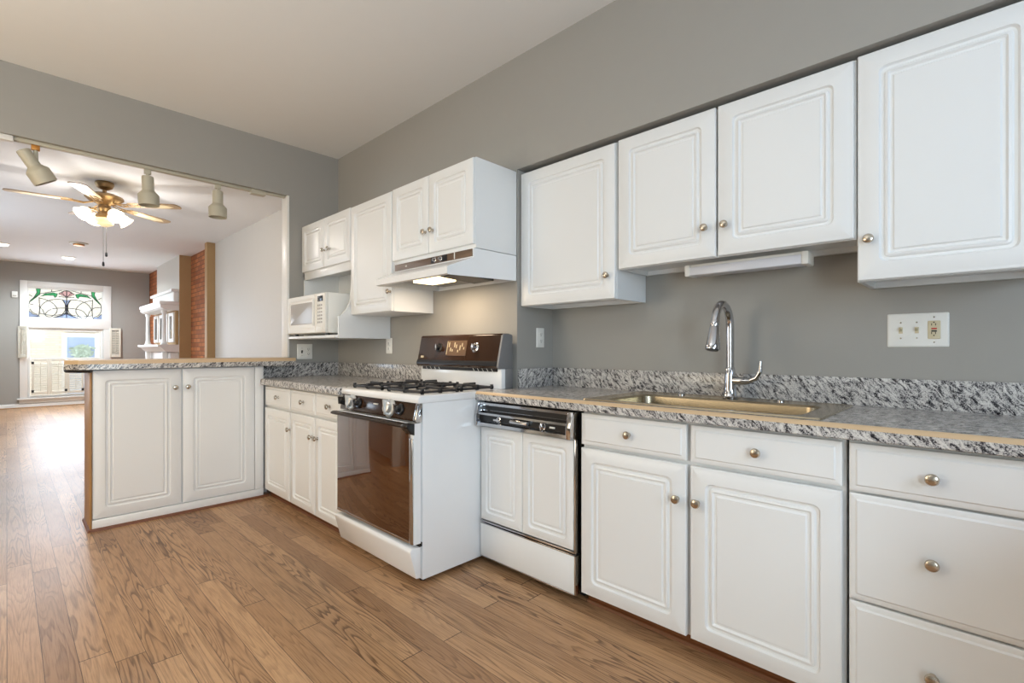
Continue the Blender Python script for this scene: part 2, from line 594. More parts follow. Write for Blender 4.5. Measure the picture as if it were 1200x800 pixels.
struct(MB().prism([(13.6, 0), (13.578, 0), (13.578, .05), (13.584, .075), (13.6, .085)], 'x', -1.6, 2.25).build('baseboard_front', M_trim))
struct(MB().prism([(13.578, 0), (13.566, 0), (13.570, .012), (13.578, .016)], 'x', -1.6, 2.25).build('trim_2', M_wood))

# ------------------------------------------------------------------ front window
YG = 13.66
win = struct(MB().box(.178, .285, 13.575, 13.6, .17, 2.515, .004).box(1.443, 1.575, 13.575, 13.6, .17, 2.515, .004)
             .box(.285, 1.443, 13.575, 13.6, 2.405, 2.515, .004).box(.178, 1.575, 13.57, 13.66, 1.585, 1.785, .004)
             .build('window_1', M_trim))
W0 = win
MB().box(.14, 1.60, 13.53, 13.62, .165, .19, .004).box(.17, 1.58, 13.575, 13.6, .09, .165, .004).build('window_sill', M_trim, W0)
MB().box(.285, .325, 13.62, 13.68, .19, 1.585, .003).box(1.40, 1.443, 13.62, 13.68, .19, 1.585, .003).box(.325, 1.40, 13.62, 13.68, 1.535, 1.585, .003) \
    .box(.325, 1.40, 13.63, 13.68, .93, .985, .003).box(.325, 1.40, 13.62, 13.68, .19, .235, .003).box(.849, .876, 13.635, 13.675, .235, .93, .003).build('sash_frame', M_trim, W0)
MB().box(.325, 1.40, 13.652, 13.656, .235, 1.535).build('window_pane', G_clear, W0)
MB().box(.285, .305, 13.60, 13.68, 1.785, 2.405, .002).box(1.423, 1.443, 13.60, 13.68, 1.785, 2.405, .002).box(.305, 1.423, 13.60, 13.68, 2.375, 2.405, .002).box(.305, 1.423, 13.60, 13.68, 1.785, 1.80, .002).build('transom_frame', M_trim, W0)


def gl(x, y):
    """stained-glass sketch coordinates -> window plane"""
    top = 205 + (x - 180) * 45 / 705
    bot = 498 + (x - 180) * 22 / 705
    return (.864 + (x - 547) * .00159, 1.80 + (bot - y) / (bot - top) * .575)


def mirx(p):
    return (547 * 2 - p[0], p[1] + (547 - p[0]) * 2 * 33 / 705)


def smooth(pts, n=6):
    out = []
    P = [pts[0]] + list(pts) + [pts[-1]]
    for i in range(1, len(P) - 2):
        a, b, c, d = P[i - 1], P[i], P[i + 1], P[i + 2]
        for k in range(n):
            t = k / n
            out.append(tuple(.5 * (2 * b[j] + (c[j] - a[j]) * t + (2 * a[j] - 5 * b[j] + 4 * c[j] - d[j]) * t * t + (3 * b[j] - a[j] - 3 * c[j] + d[j]) * t ** 3) for j in range(2)))
    out.append(pts[-1])
    return out


MB().box(.305, 1.423, YG - .003, YG, 1.80, 2.375).build('stained_pane', G_white, W0)
lead = MB()
curves = [
    [(290, 470), (300, 400), (350, 345), (420, 322), (500, 322), (530, 360), (532, 430), (505, 470)],
    [(340, 475), (385, 425), (450, 410), (540, 406)],
    [(290, 305), (390, 340), (450, 400), (452, 450), (410, 490), (370, 495), (340, 470), (318, 420), (270, 380), (205, 368)],
    [(275, 472), (230, 450), (200, 400), (207, 340), (260, 290), (300, 270)],
    [(180, 262), (230, 292)], [(205, 368), (181, 374)], [(290, 460), (400, 480), (510, 470), (547, 450)],
    [(290, 300), (290, 470), (240, 498)], [(405, 220), (405, 246)], [(300, 262), (500, 228)],
    [(470, 262), (500, 256), (547, 300)], [(500, 256), (520, 236), (547, 232)], [(470, 290), (547, 300)],
    [(505, 322), (530, 360), (545, 402)], [(545, 402), (535, 470), (430, 500)], [(180, 435), (205, 440)],
]
leaf = [(300, 292), (345, 262), (420, 252), (462, 262), (450, 292), (436, 302), (420, 280), (350, 279)]
stem = [(262, 214), (302, 214), (298, 262), (268, 296), (206, 350), (250, 285), (270, 250)]
flare = [(505, 322), (547, 330), (547, 402), (543, 400), (530, 362)]
base_ = [(543, 405), (547, 405), (547, 506), (415, 502), (500, 478), (535, 455)]
petal = [(470, 264), (505, 240), (547, 236), (547, 298), (515, 285)]
corner = [(182, 436), (205, 442), (235, 470), (280, 480), (300, 500), (182, 497)]
for c in curves:
    for q in (c, [mirx(p) for p in c]):
        if len(q) > 2:
            q = smooth(q)
        lead.tube([(gl(*p)[0], YG - .004, gl(*p)[1]) for p in q], .0072, 6)
lead.tube([(gl(547, 226)[0], YG - .004, 2.375), (gl(547, 226)[0], YG - .004, 1.80)], .009, 6)
shapes = {'green_glass': (G_green, [leaf, stem]), 'lavender_glass': (G_lav, [flare, base_, corner]), 'pink_glass': (G_pink, [petal])}
for nm, (mt, L) in shapes.items():
    g = MB()
    for p in L:
        for q in (p, [mirx(k) for k in p]):
            g.prism([gl(*k) for k in q], 'y', YG - .0065, YG - .0035)
            lead.tube([(gl(*k)[0], YG - .006, gl(*k)[1]) for k in q], .0058, 6, True)
    g.build(nm, mt, W0)
lead.build('lead_came', M_lead, W0)


def shutter(x0, x1, z0, z1, y, label, ang=0, hinge=None, knob_side=None, group=None):
    t = thing('window_shutter', (hinge if hinge is not None else (x0 + x1) / 2, y, z0), label, 'shutter', group)
    f = MB()
    s = .034
    f.box(x0, x0 + s, y - .012, y + .012, z0, z1, .002).box(x1 - s, x1, y - .012, y + .012, z0, z1, .002)
    f.box(x0 + s, x1 - s, y - .012, y + .012, z0, z0 + .06, .002).box(x0 + s, x1 - s, y - .012, y + .012, z1 - .05, z1, .002)
    f.build('shutter_frame', M_louv, t)
    l = MB()
    z = z0 + .085
    while z < z1 - .06:
        l.prism([(y - .016, z - .013), (y - .012, z - .015), (y + .016, z + .013), (y + .012, z + .015)], 'x', x0 + s - .001, x1 - s + .001)
        z += .038
    l.build('louvers', M_louv, t)
    MB().tube([((x0 + x1) / 2, y - .02, z0 + .07), ((x0 + x1) / 2, y - .02, z1 - .06)], .005, 6).build('tilt_rod', M_louv, t)
    if knob_side is not None:
        for zz in (z0 + .07, z1 - .08):
            MB().box(knob_side - .02, knob_side + .02, y - .018, y - .011, zz - .025, zz + .025, .003).build('hinge', M_black, t)
    if ang:
        t.rotation_euler.z = R(ang)
    return t


SG = 'cafe shutters of the front window'
shutter(.345, .60, .25, .965, 13.59, 'closed louvered cafe shutter at far left of the front window, low half', knob_side=.36, group=SG)
shutter(.607, .862, .25, .965, 13.59, 'closed louvered cafe shutter second from left in the front window, low half', group=SG, knob_side=.85)
shutter(.870, 1.125, .25, .965, 13.59, 'closed louvered cafe shutter third from left in the front window, beside peninsula end', group=SG, knob_side=1.11)
shutter(1.132, 1.387, .25, .965, 13.59, 'closed louvered cafe shutter hidden behind the peninsula bar, low right of front window', group=SG, knob_side=1.37)
shutter(1.548, 1.735, .985, 1.615, 13.56, 'open cream louvered shutter folded against wall right of the front window', group='upper shutters of the front window')
shutter(.155, .32, .985, 1.61, 13.56, 'open louvered shutter turned edgewise at left of the front window', ang=-38, hinge=.17, group='upper shutters of the front window')
t = thing('doorbell_box', (.11, 13.598, 2.16), 'small white plastic box on wall left of stained glass window', 'chime box')
MB().box(.07, .15, 13.56, 13.599, 2.165, 2.285, .006).build('cover', M_plastic, t)
MB().box(.085, .135, 13.556, 13.561, 2.19, 2.21, .002).build('grille', M_beige, t)

# ------------------------------------------------------------------ street outside
h = thing('street_house', (.9, 21.5, 0), 'pale brick row house across the street seen through the front window', 'house')
hb = MB().box(-6, 7, 21.5, 24, -1.2, 7).build('facade', M_street, h)
def hwin(x0, x1, z0, z1, mt=M_bluedoor):
    f = MB().box(x0 - .12, x1 + .12, 21.42, 21.52, z0 - .12, z1 + .12, .01)
    f = f.build('window_frame', M_trim, h)
    g = MB().box(x0, x1, 21.40, 21.43, z0, z1)
    g = g.build('pane', mt, f)
hwin(1.36, 2.05, -.3, 1.56)
hwin(1.40, 1.98, 1.86, 2.14)
hwin(.06, .30, -.3, 1.50)
hwin(.02, .34, 1.86, 2.14)
wr = thing('wreath', (1.72, 21.38, .74), 'round leafy wreath on blue door across the street', 'wreath')
wb = MB()
for k in range(60):
    a = random.random() * 6.28
    rr = .32 * math.sqrt(random.random())
    p = Vector((1.72 + rr * math.cos(a), 21.36 + random.random() * .02, 1.08 + rr * .8 * math.sin(a)))
    d = Vector((random.uniform(-1, 1), -.3, random.uniform(-1, 1))).normalized()
    q = d.cross(Vector((0, 1, 0))).normalized()
    wb.add([p, p + d * .05 + q * .03, p + d * .12, p + d * .05 - q * .03], [(0, 1, 2, 3)])
wb.build('foliage', M_leaf, wr)
wb2 = MB().lathe([(.02, 0), (.24, 0), (.24, .02), (.02, .02)], (1.72, 21.395, 1.08), (0, -1, 0), 20).build('hoop', M_leaf, wr)
struct(MB().box(-7, 8, 13.95, 21.5, -1.3, -1.2).build('street_ground', M_street))

# ------------------------------------------------------------------ fireplace over-mantel
o = thing('fireplace_mantel', (2.05, 11.4, 0), 'white columned fireplace mantel with mirrored upper tier on chimney breast', 'mantelpiece')
XC = 2.178
MB().box(2.05, XC, 10.55, 12.35, 0, 1.10, .006).box(1.98, XC, 10.58, 10.80, .0, .12, .004).box(1.98, XC, 12.10, 12.32, .0, .12, .004).build('surround', M_trim, o)
MB().box(2.043, 2.05, 10.98, 11.92, .02, .82).build('firebox', M_dark, o)
MB().prism([(1.86, 1.24), (1.86, 1.205), (1.90, 1.19), (1.94, 1.15), (1.98, 1.11), (XC, 1.10), (XC, 1.24)], 'y', 10.5, 12.40).build('mantel_shelf', M_trim, o)
MB().prism([(1.90, 1.96), (1.90, 1.91), (1.94, 1.88), (XC, 1.86), (XC, 1.96)], 'y', 10.52, 12.38).box(1.885, XC, 10.50, 12.40, 1.96, 2.02, .006).build('upper_cornice', M_trim, o)
MB().box(2.10, XC, 10.55, 12.35, 2.02, 2.20, .006).box(2.06, XC, 10.52, 12.38, 2.20, 2.25, .006).build('pediment', M_trim, o)
MB().box(2.13, XC, 10.55, 12.35, 1.24, 1.86, .004).build('back_panel', M_tan, o)
for y in (10.72, 12.18):
    MB().box(1.94, 2.04, y - .05, y + .05, 1.24, 1.27, .004).lathe([(.042, 0), (.045, .02), (.036, .05), (.030, .53), (.038, .55), (.046, .57), (.046, .59)], (1.99, y, 1.27), (0, 0, 1), 16).build('column', M_trim, o)
    MB().box(1.955, 2.03, y - .045, y + .045, .12, 1.11, .005).build('pilaster', M_trim, o)
for y0, y1 in ((10.60, 10.98), (11.10, 11.80), (11.90, 12.30)):
    f = MB().box(2.105, 2.13, y0, y0 + .06, 1.29, 1.83, .003).box(2.105, 2.13, y1 - .06, y1, 1.29, 1.83, .003).box(2.105, 2.13, y0 + .06, y1 - .06, 1.29, 1.35, .003).box(2.105, 2.13, y0 + .06, y1 - .06, 1.77, 1.83, .003).build('mirror_frame', M_trim, o)
    MB().box(2.113, 2.119, y0 + .06, y1 - .06, 1.35, 1.77).build('mirror', G_mirror, f)
tl = MB().box(2.035, 2.05, 10.62, 10.90, .90, 1.09, .002).build('tile_plaque', M_trim, o)
MB().lathe([(.03, 0), (.05, .002), (.02, .003)], (2.035, 10.76, 1.02), (-1, 0, 0), 12).box(2.032, 2.036, 10.72, 10.80, .93, 1.0, .001).build('figure', M_pic, tl)
# ------------------------------------------------------------------ ceiling things in the dining and living rooms
FX, FY = .70, 6.5
f = thing('ceiling_fan', (FX, FY, 2.40), 'brass ceiling fan with pale wooden blades and lit tulip glass shades', 'ceiling fan')
MB().lathe([(.075, 0), (.08, -.02), (.065, -.055), (.035, -.075), (.018, -.08), (.018, -.12)], (FX, FY, ZC), (0, 0, 1), 28).build('canopy', M_brass, f)
MB().lathe([(.02, .0), (.10, -.012), (.155, -.035), (.16, -.055), (.13, -.085), (.07, -.11), (.05, -.125)], (FX, FY, 2.755), (0, 0, 1), 32).build('motor_housing', M_brass, f)
MB().lathe([(.05, 0), (.052, -.02), (.06, -.04), (.05, -.07), (.062, -.10), (.075, -.125), (.05, -.15)], (FX, FY, 2.635), (0, 0, 1), 24).build('light_hub', M_brass, f)
MB().lathe([(.02, 0), (.075, -.005), (.085, -.03), (.07, -.065), (.03, -.085), (.008, -.09)], (FX, FY, 2.50), (0, 0, 1), 24).build('bowl', M_bowl, f)
BR = .73
for k in range(5):
    a = R(32 + 72 * k)
    d = Vector((math.cos(a), math.sin(a), 0))
    q = Vector((-d.y, d.x, 0))
    tilt = .07
    C0 = Vector((FX, FY, 2.645))
    def bp_(r_, s_, dz, C0=C0, d=d, q=q):
        return C0 + d * r_ + q * s_ + Vector((0, 0, dz - tilt * s_ - .01 * r_))
    b = MB()
    out = [(.24, -.048), (.30, -.056), (.62, -.07), (.70, -.066), (BR - .01, -.045), (BR, 0), (BR - .01, .045), (.70, .066), (.62, .07), (.30, .056), (.24, .048)]
    n = len(out)
    vs = [bp_(r_, s_, .004) for r_, s_ in out] + [bp_(r_, s_, -.004) for r_, s_ in out]
    b.add(vs, [tuple(range(n)), tuple(range(n, 2 * n))[::-1]] + [(i, i + n, (i + 1) % n + n, (i + 1) % n) for i in range(n)])
    bl = b.build('blade', M_blade, f)
    inn = [(.36, -.036), (.60, -.046), (.67, 0), (.60, .046), (.36, .036)]
    n = len(inn)
    MB().add([bp_(r_, s_, -.0045) for r_, s_ in inn] + [bp_(r_, s_, -.006) for r_, s_ in inn], [tuple(range(n)), tuple(range(n, 2 * n))[::-1]] + [(i, i + n, (i + 1) % n + n, (i + 1) % n) for i in range(n)]).build('cane_inlay', M_bladecane, bl)
    ir = MB().tube([bp_(.09, -.01, .01), bp_(.16, -.03, -.012), bp_(.24, -.032, -.006), bp_(.33, -.02, -.008)], .006, 8).tube([bp_(.09, .01, .01), bp_(.16, .03, -.012), bp_(.24, .032, -.006), bp_(.33, .02, -.008)], .006, 8)
    ir.tube([bp_(.20 + .022 * math.cos(i * .524), .022 * math.sin(i * .524), -.006) for i in range(12)], .004, 6, True)
    ir.build('blade_iron', M_brass, f)
for k in range(4):
    a = R(20 + 90 * k)
    d = Vector((math.cos(a), math.sin(a), 0))
    c = Vector((FX, FY, 2.555))
    arm = MB().tube([c + d * .05, c + d * .09 + Vector((0, 0, .02)), c + d * .125 + Vector((0, 0, .012)), c + d * .14], .007, 8)
    arm.tube([c + d * .10 + Vector((0, 0, -.03)) + (d * math.cos(i * .52) + Vector((0, 0, math.sin(i * .52)))) * .026 for i in range(12)], .004, 6, True)
    am = arm.build('lamp_arm', M_brass, f)
    ax = (d * .75 + Vector((0, 0, -.66))).normalized()
    MB().lathe([(.022, 0), (.034, .012), (.05, .035), (.055, .06), (.06, .08), (.072, .095), (.066, .094), (.05, .07), (.03, .03), (.01, .02)], c + d * .135, ax, 20).build('glass_shade', M_bulb, am)
    pd = bpy.data.lights.new('fan_bulb_light', 'POINT')
    pd.energy, pd.color, pd.shadow_soft_size = 8.6, (1, .97, .95), .04
    po = bpy.data.objects.new('fan_bulb_light', pd)
    col.objects.link(po)
    po.location = (c + d * .135) + ax * .13
for dx, zb in ((-.012, 2.05), (.012, 2.15)):
    ch = MB().tube([(FX + dx, FY - .02, 2.43), (FX + dx, FY - .02, zb)], .0022, 6).build('pull_chain', M_cord, f)
    MB().lathe([(.004, 0), (.009, -.01), (.011, -.035), (.008, -.045), (.002, -.048)], (FX + dx, FY - .02, zb), (0, 0, 1), 12).build('pull_fob', M_iron, ch)

s = thing('smoke_detector', (.81, 10.5, ZC - .045), 'round tan smoke detector on the ceiling beyond the fan', 'smoke detector')
MB().lathe([(.12, 0), (.12, -.012), (.10, -.02)], (.81, 10.5, ZC), (0, 0, 1), 24).build('base_plate', M_beige, s)
MB().lathe([(.075, -.019), (.07, -.04), (.03, -.05), (.002, -.05)], (.81, 10.5, ZC), (0, 0, 1), 24).build('sensor_cap', M_gold, s)
for (lx, ly, lab) in ((.795, 12.2, 'small round lit ceiling light nearest the front window'), (-.06, 11.4, 'small round lit ceiling light at the photo left edge, living room')):
    l = thing('ceiling_light', (lx, ly, ZC - .04), lab, 'ceiling light', 'living room ceiling lights')
    MB().lathe([(.11, 0), (.11, -.012), (.095, -.018)], (lx, ly, ZC), (0, 0, 1), 24).build('trim_ring', M_trim, l)
    MB().lathe([(.09, -.015), (.08, -.035), (.04, -.045), (.002, -.046)], (lx, ly, ZC), (0, 0, 1), 24).build('lens', M_disc, l)
    pd = bpy.data.lights.new('ceiling_light_glow', 'SPOT')
    pd.energy, pd.color, pd.shadow_soft_size, pd.spot_size, pd.spot_blend = 170, (.82, .93, 1), .08, R(170), .5
    po = bpy.data.objects.new('ceiling_light_glow', pd)
    col.objects.link(po)
    po.location = (lx, ly, ZC - .06)
l = thing('added_floor_lamp', (-1.2, 1.5, 0), 'added slim black uplighter, unseen by the left kitchen wall, brightens the ceiling', 'floor lamp')  # unseen lamp added to brighten the kitchen ceiling
MB().lathe([(.14, 0), (.14, .015), (.02, .03), (.002, .03)], (-1.2, 1.5, 0), (0, 0, 1), 28).build('lamp_base', M_black, l)
MB().tube([(-1.2, 1.5, .02), (-1.2, 1.5, 1.75)], .012, 10).build('pole', M_black, l)
MB().lathe([(.02, 1.74), (.10, 1.80), (.16, 1.88), (.155, 1.88), (.09, 1.81), (.002, 1.77)], (-1.2, 1.5, 0), (0, 0, 1), 28).build('bowl', M_plastic, l)
ud = bpy.data.lights.new('added_uplight', 'SPOT')  # source of the added uplighter
ud.energy, ud.color, ud.spot_size, ud.spot_blend, ud.shadow_soft_size = UPLIGHT_W, (.92, .95, .94), R(165), .6, .08
uo = bpy.data.objects.new('added_uplight', ud)
col.objects.link(uo)
uo.location = (-1.2, 1.5, 1.86)
uo.rotation_euler = (R(180), 0, 0)

# ------------------------------------------------------------------ track light under the header
YT = 4.235
t = thing('track_light', (.66, YT, 2.415), 'white ceiling track under the header above the peninsula', 'light track')
MB().box(.03, 1.36, YT - .018, YT + .018, 2.418, 2.4395, .002).build('track_rail', M_beige, t)
MB().box(-.12, .028, YT - .03, YT + .03, 2.405, 2.4395, .004).build('feed_box', M_trim, t)
MB().box(1.36, 1.47, YT - .03, YT + .03, 2.402, 2.4395, .006).build('end_connector', M_beige, t)
MB().box(1.47, 1.628, YT - .016, YT + .016, 2.424, 2.4395, .002).build('raceway', M_beige, t)


def spot(x, label, axis, off):
    h = thing('track_spotlight', (x, YT, 2.2), label, 'spotlight', 'track spotlights')
    MB().box(x - .02, x + .02, YT - .014, YT + .014, 2.385, 2.4175, .003).build('adapter', M_gold if off else M_beige, h)
    st = Vector((x, YT, 2.385))
    ax = Vector(axis).normalized()
    if off:
        MB().tube([st, st + Vector((.004, 0, -.085))], .011, 10).build('stem', M_beige, h)
        top = Vector((x - .058, YT - .012, 2.372))
    else:
        MB().tube([st, st + Vector((0, 0, -.02))], .010, 10).build('stem', M_beige, h)
        top = st + Vector((0, 0, -.015))
    MB().lathe([(.026, 0), (.034, .003), (.036, .01), (.036, .10), (.040, .106), (.057, .124), (.062, .132), (.062, .205), (.058, .205), (.054, .15), (.03, .135), (.002, .135)], top, ax, 28).build('lamp_shade', M_beige, h)


spot(.125, 'beige track spotlight tilted sideways, nearest the white feed box', (.52, .1, -.85), True)
spot(.69, 'beige track spotlight hanging straight down, middle of the three beside the fan', (.04, 0, -1), False)
spot(1.128, 'beige track spotlight hanging straight down, nearest the right wall of the opening', (.0, 0, -1), False)

# ------------------------------------------------------------------ right base run
XD = 1.785      # door face plane
c = thing('sink_base_cabinet', (2.08, .80, 0), 'white sink base cabinet with two doors and two drawer fronts', 'cabinet')
MB().box(XD + .030, 2.38, .306, .322, .06, .872).box(XD + .030, 2.38, 1.283, 1.299, .06, .872).box(XD + .030, 2.38, .322, 1.283, .06, .08).box(XD + .030, XD + .045, .322, 1.283, .08, .12).box(XD + .030, XD + .045, .322, 1.283, .70, .872).box(XD + .030, XD + .045, .775, .825, .12, .70).box(2.36, 2.38, .322, 1.283, .08, .872).build('body', M_cab, c)
MB().box(1.85, 1.87, .306, 1.299, 0, .06).build('toe_kick', M_toe, c)
MB().prism([(1.85, 0), (1.838, 0), (1.842, .012), (1.85, .016)], 'y', .306, 1.299).build('shoe_molding', M_toe, c)
for (l_, r_, kz) in ((1.296, .811, 1.069), (.793, .314, .566)):
    d = drawer_mesh('-x', XD, l_, r_, .728, .866).build('drawer', M_cab, c)
    knob(d, '-x', XD, kz, .793)
for (l_, r_, ka) in ((1.296, .811, .856), (.793, .314, .776)):
    d = door_mesh('-x', XD, l_, r_, .064, .713).build('door', M_cab, c)
    knob(d, '-x', XD, ka, .572)
c = thing('drawer_base_cabinet', (2.08, .1, 0), 'white base cabinet with three drawers right of the sink base', 'cabinet')
MB().box(XD + .030, 2.38, -.10, .299, .06, .872).build('body', M_cab, c)
MB().box(1.85, 1.87, -.10, .299, 0, .06).build('toe_kick', M_toe, c)
for z0, z1, kz in ((.722, .866, .787), (.394, .714, .548), (.064, .387, .229)):
    d = drawer_mesh('-x', XD, .295, -.095, z0, z1).build('drawer', M_cab, c)
    knob(d, '-x', XD, .103, kz)
# unseen corner return behind the camera, added to cast shade on the drawers
c = thing('added_corner_cabinet', (1.9, -.5, 0), 'white unseen corner base cabinet behind the camera, added to shade the drawers', 'cabinet')
MB().box(.9, 2.38, -1.05, -.45, .06, .872).box(XD + .030, 2.38, -.448, -.104, .06, .872).box(1.0, 2.36, -1.0, -.52, 0, .06).build('body', M_cab, c)

# sink counter
SX0, SX1, SY0, SY1 = 1.80, 2.345, .37, 1.30
ct = thing('countertop', (2.08, .8, .88), 'long grey granite pattern countertop with the sink and faucet', 'countertop')
ZT = .925
MB().box(1.765, SX0 + .03, -.43, 1.965, .878, ZT).box(SX1 - .03, 2.405, -.43, 1.965, .878, ZT).box(SX0 + .03, SX1 - .03, -.43, SY0 + .03, .878, ZT).box(SX0 + .03, SX1 - .03, SY1 - .03, 1.965, .878, ZT).box(.88, 2.405, -1.07, -.43, .878, ZT).build('slab', M_granite, ct)  # last box tops the added corner return
MB().prism([(1.765, .880), (1.7645, .912), (1.753, .912), (1.753, .883), (1.756, .880)], 'y', -.43, 1.967).build('front_edge', M_granite, ct)
MB().prism([(1.765, ZT + .0005), (1.772, ZT + .0005), (1.772, .912), (1.7525, .912), (1.7535, .9145), (1.7625, .9245)], 'y', -.43, 1.967).build('bevel_strip', M_bevel, ct)
MB().box(2.388, 2.408, -1.07, 1.949, ZT, 1.037, .002).box(2.085, 2.388, 1.949, 1.966, ZT, 1.037, .002).build('backsplash', M_granite, ct)

# sink
s = thing('sink', (2.07, .83, .76), 'stainless steel drop-in single bowl sink in the granite counter', 'sink')
fn = lambda u, v, d: Vector((SX0 + v, SY1 - u, ZT + d))
sw, sh = SY1 - SY0, SX1 - SX0
m = MB()
# rim and bowl: outer loop, rim bead, then the off-centre bowl
def bl_loop(u0, u1, v0, v1, d, r, seg=5):
    P = []
    for cx, cy, a0 in ((u1 - r, v0 + r, -90), (u1 - r, v1 - r, 0), (u0 + r, v1 - r, 90), (u0 + r, v0 + r, 180)):
        for k in range(seg + 1):
            a = R(a0 + 90 * k / seg)
            P.append(fn(cx + r * math.cos(a), cy + r * math.sin(a), d))
    return P
Ls = [bl_loop(0, sw, 0, sh, .0005, .012), bl_loop(.003, sw - .003, .003, sh - .003, .006, .012), bl_loop(.02, sw - .02, .02, sh - .02, .0055, .012), bl_loop(.028, sw - .028, .028, sh - .028, .003, .014),
      bl_loop(.075, sw - .075, .052, sh - .115, .0025, .06), bl_loop(.082, sw - .082, .058, sh - .122, -.006, .058), bl_loop(.092, sw - .092, .068, sh - .132, -.15, .055), bl_loop(.115, sw - .115, .09, sh - .155, -.172, .05), bl_loop(.3, sw - .3, .17, sh - .22, -.176, .03)]
vs = [p for l_ in Ls for p in l_]
n = len(Ls[0])
m.add(vs, [(j * n + i, j * n + (i + 1) % n, (j + 1) * n + (i + 1) % n, (j + 1) * n + i) for j in range(len(Ls) - 1) for i in range(n)] + [tuple((len(Ls) - 1) * n + i for i in range(n))])
m.build('basin', M_steel, s)
MB().lathe([(.045, -.177), (.045, -.173), (.03, -.172), (.025, -.174), (.002, -.174)], (2.04, .83, ZT), (0, 0, 1), 20).build('drain', M_chrome, s)
for y, r_ in ((1.06, .016), (.62, .014)):
    MB().lathe([(r_, .002), (r_, .010), (r_ * .7, .016), (r_ * .3, .018)], (2.29, y, ZT), (0, 0, 1), 16).build('hole_cover', M_chrome, s)
# faucet
FXx, FYy = 2.29, .83
f = thing('faucet', (FXx, FYy, ZT + .005), 'tall chrome pull-down gooseneck faucet behind the sink bowl', 'faucet')
MB().lathe([(.032, .0), (.032, .006), (.028, .012), (.026, .05), (.024, .10), (.020, .135), (.0175, .14)], (FXx, FYy, ZT + .0062), (0, 0, 1), 24).build('faucet_body', M_chrome, f)
pts = [(FXx, FYy, 1.06), (FXx, FYy, 1.25)]
for k in range(1, 15):
    a = R(180 - 168 * k / 14)
    pts.append((FXx - .088 - .088 * math.cos(a) * 1, FYy + .004, 1.25 + .098 * math.sin(a)))
pts = [(FXx, FYy, 1.06), (FXx, FYy, 1.25)] + [(FXx - .088 + .088 * math.cos(R(12 * k)), FYy, 1.25 + .1 * math.sin(R(12 * k))) for k in range(1, 15)]
MB().tube(pts, .0172, 18).build('gooseneck', M_chrome, f)
e = Vector(pts[-1])
ax = Vector((-.22, 0, -1)).normalized()
sh_ = MB().lathe([(.0172, -.004), (.0185, .0), (.0185, .02), (.0175, .023), (.0195, .027), (.028, .098), (.031, .118), (.029, .125), (.010, .125)], e, ax, 24).build('spray_head', M_chrome, f)
MB().lathe([(.024, .124), (.024, .127), (.002, .127)], e, ax, 20).build('spray_face', M_black, sh_)
hb_ = MB().lathe([(.018, -.01), (.018, .05), (.015, .075), (.011, .09)], (FXx, FYy, 1.01), (-.1, -1, 0), 18).build('valve_arm', M_chrome, f)
MB().tube([(FXx - .006, FYy - .08, 1.01), (FXx - .010, FYy - .115, 1.025), (FXx - .012, FYy - .132, 1.055), (FXx - .012, FYy - .134, 1.10)], [.012, .011, .009, .006], 12).build('handle', M_chrome, f)

# ------------------------------------------------------------------ dishwasher
d = thing('dishwasher', (2.05, 1.66, 0), 'built-in dishwasher with white raised panels and chrome black control strip', 'dishwasher')
Y0, Y1 = 1.322, 1.962
MB().box(XD + .03, 2.38, Y0, Y1, .04, .873).box(XD + .09, 2.3, Y0 + .02, Y1 - .02, 0.0, .04).build('body', M_dark, d)
MB().box(XD + .012, XD + .03, Y0, Y1 - .002, .228, .742, .002).build('door_panel', M_cab, d)
for a, b_ in ((Y1 - .006, 1.655), (1.651, Y0 + .012)):
    door_mesh('-x', XD - .003, a, b_, .238, .738, fr=.052, th=.014).build('raised_panel', M_cab, d)
MB().box(XD - .004, XD + .03, Y0, Y0 + .009, .228, .745, .001).box(XD - .004, XD + .03, Y0 + .009, Y1 - .004, .226, .234, .001).build('chrome_trim', M_chrome, d)
lp = MB().box(XD - .002, XD + .03, Y0 + .008, Y1 - .004, .042, .214, .002).build('lower_panel', M_cab, d)
MB().box(XD - .004, XD + .03, Y0, Y0 + .008, .04, .216, .001).box(XD - .004, XD + .03, Y0 + .008, Y1 - .004, .036, .042, .001).box(XD - .004, XD + .03, Y0 + .008, Y1 - .004, .214, .220, .001).build('chrome_edge', M_chrome, lp)
cp = MB().prism([(1.812, .868), (1.765, .868), (1.765, .858), (1.795, .852), (1.795, .824), (1.755, .816), (1.752, .806), (1.772, .802), (1.772, .770), (1.748, .764), (1.746, .748), (1.812, .744)], 'y', Y0 + .028, Y1 - .014).build('control_panel', M_chrome, d)
MB().box(1.792, 1.7955, Y0 + .03, Y1 - .016, .826, .850).build('vent_slot', M_black, cp)
MB().box(1.7685, 1.7725, Y0 + .03, Y1 - .016, .771, .801).build('black_strip', M_black, cp)
for a, b_ in ((Y0, Y0 + .028), (Y1 - .014, Y1)):
    MB().prism([(1.812, .868), (1.760, .868), (1.742, .80), (1.742, .746), (1.812, .744)], 'y', a, b_, .002).build('end_cap', M_chrome, cp)
MB().prism([(1.772, .802), (1.745, .800), (1.738, .790), (1.742, .782), (1.765, .778), (1.772, .778)], 'y', 1.585, 1.70, .002).build('door_latch', M_chrome, cp)
MB().lathe([(.016, 0), (.016, .004), (.010, .006), (.009, .016), (.002, .017)], (1.769, 1.80, .786), (-1, 0, 0), 16).box(1.748, 1.756, 1.775, 1.825, .781, .791, .002).build('cycle_knob', M_chrome, cp)
MB().lathe([(.017, 0), (.017, .004), (.012, .006), (.012, .018), (.002, .019)], (1.769, 1.50, .786), (-1, 0, 0), 16).box(1.746, 1.754, 1.496, 1.504, .769, .803, .001).build('timer_knob', M_chrome, cp)
MB().box(1.762, 1.769, 1.43, 1.46, .782, .790, .001).build('rinse_button', M_plastic, cp)

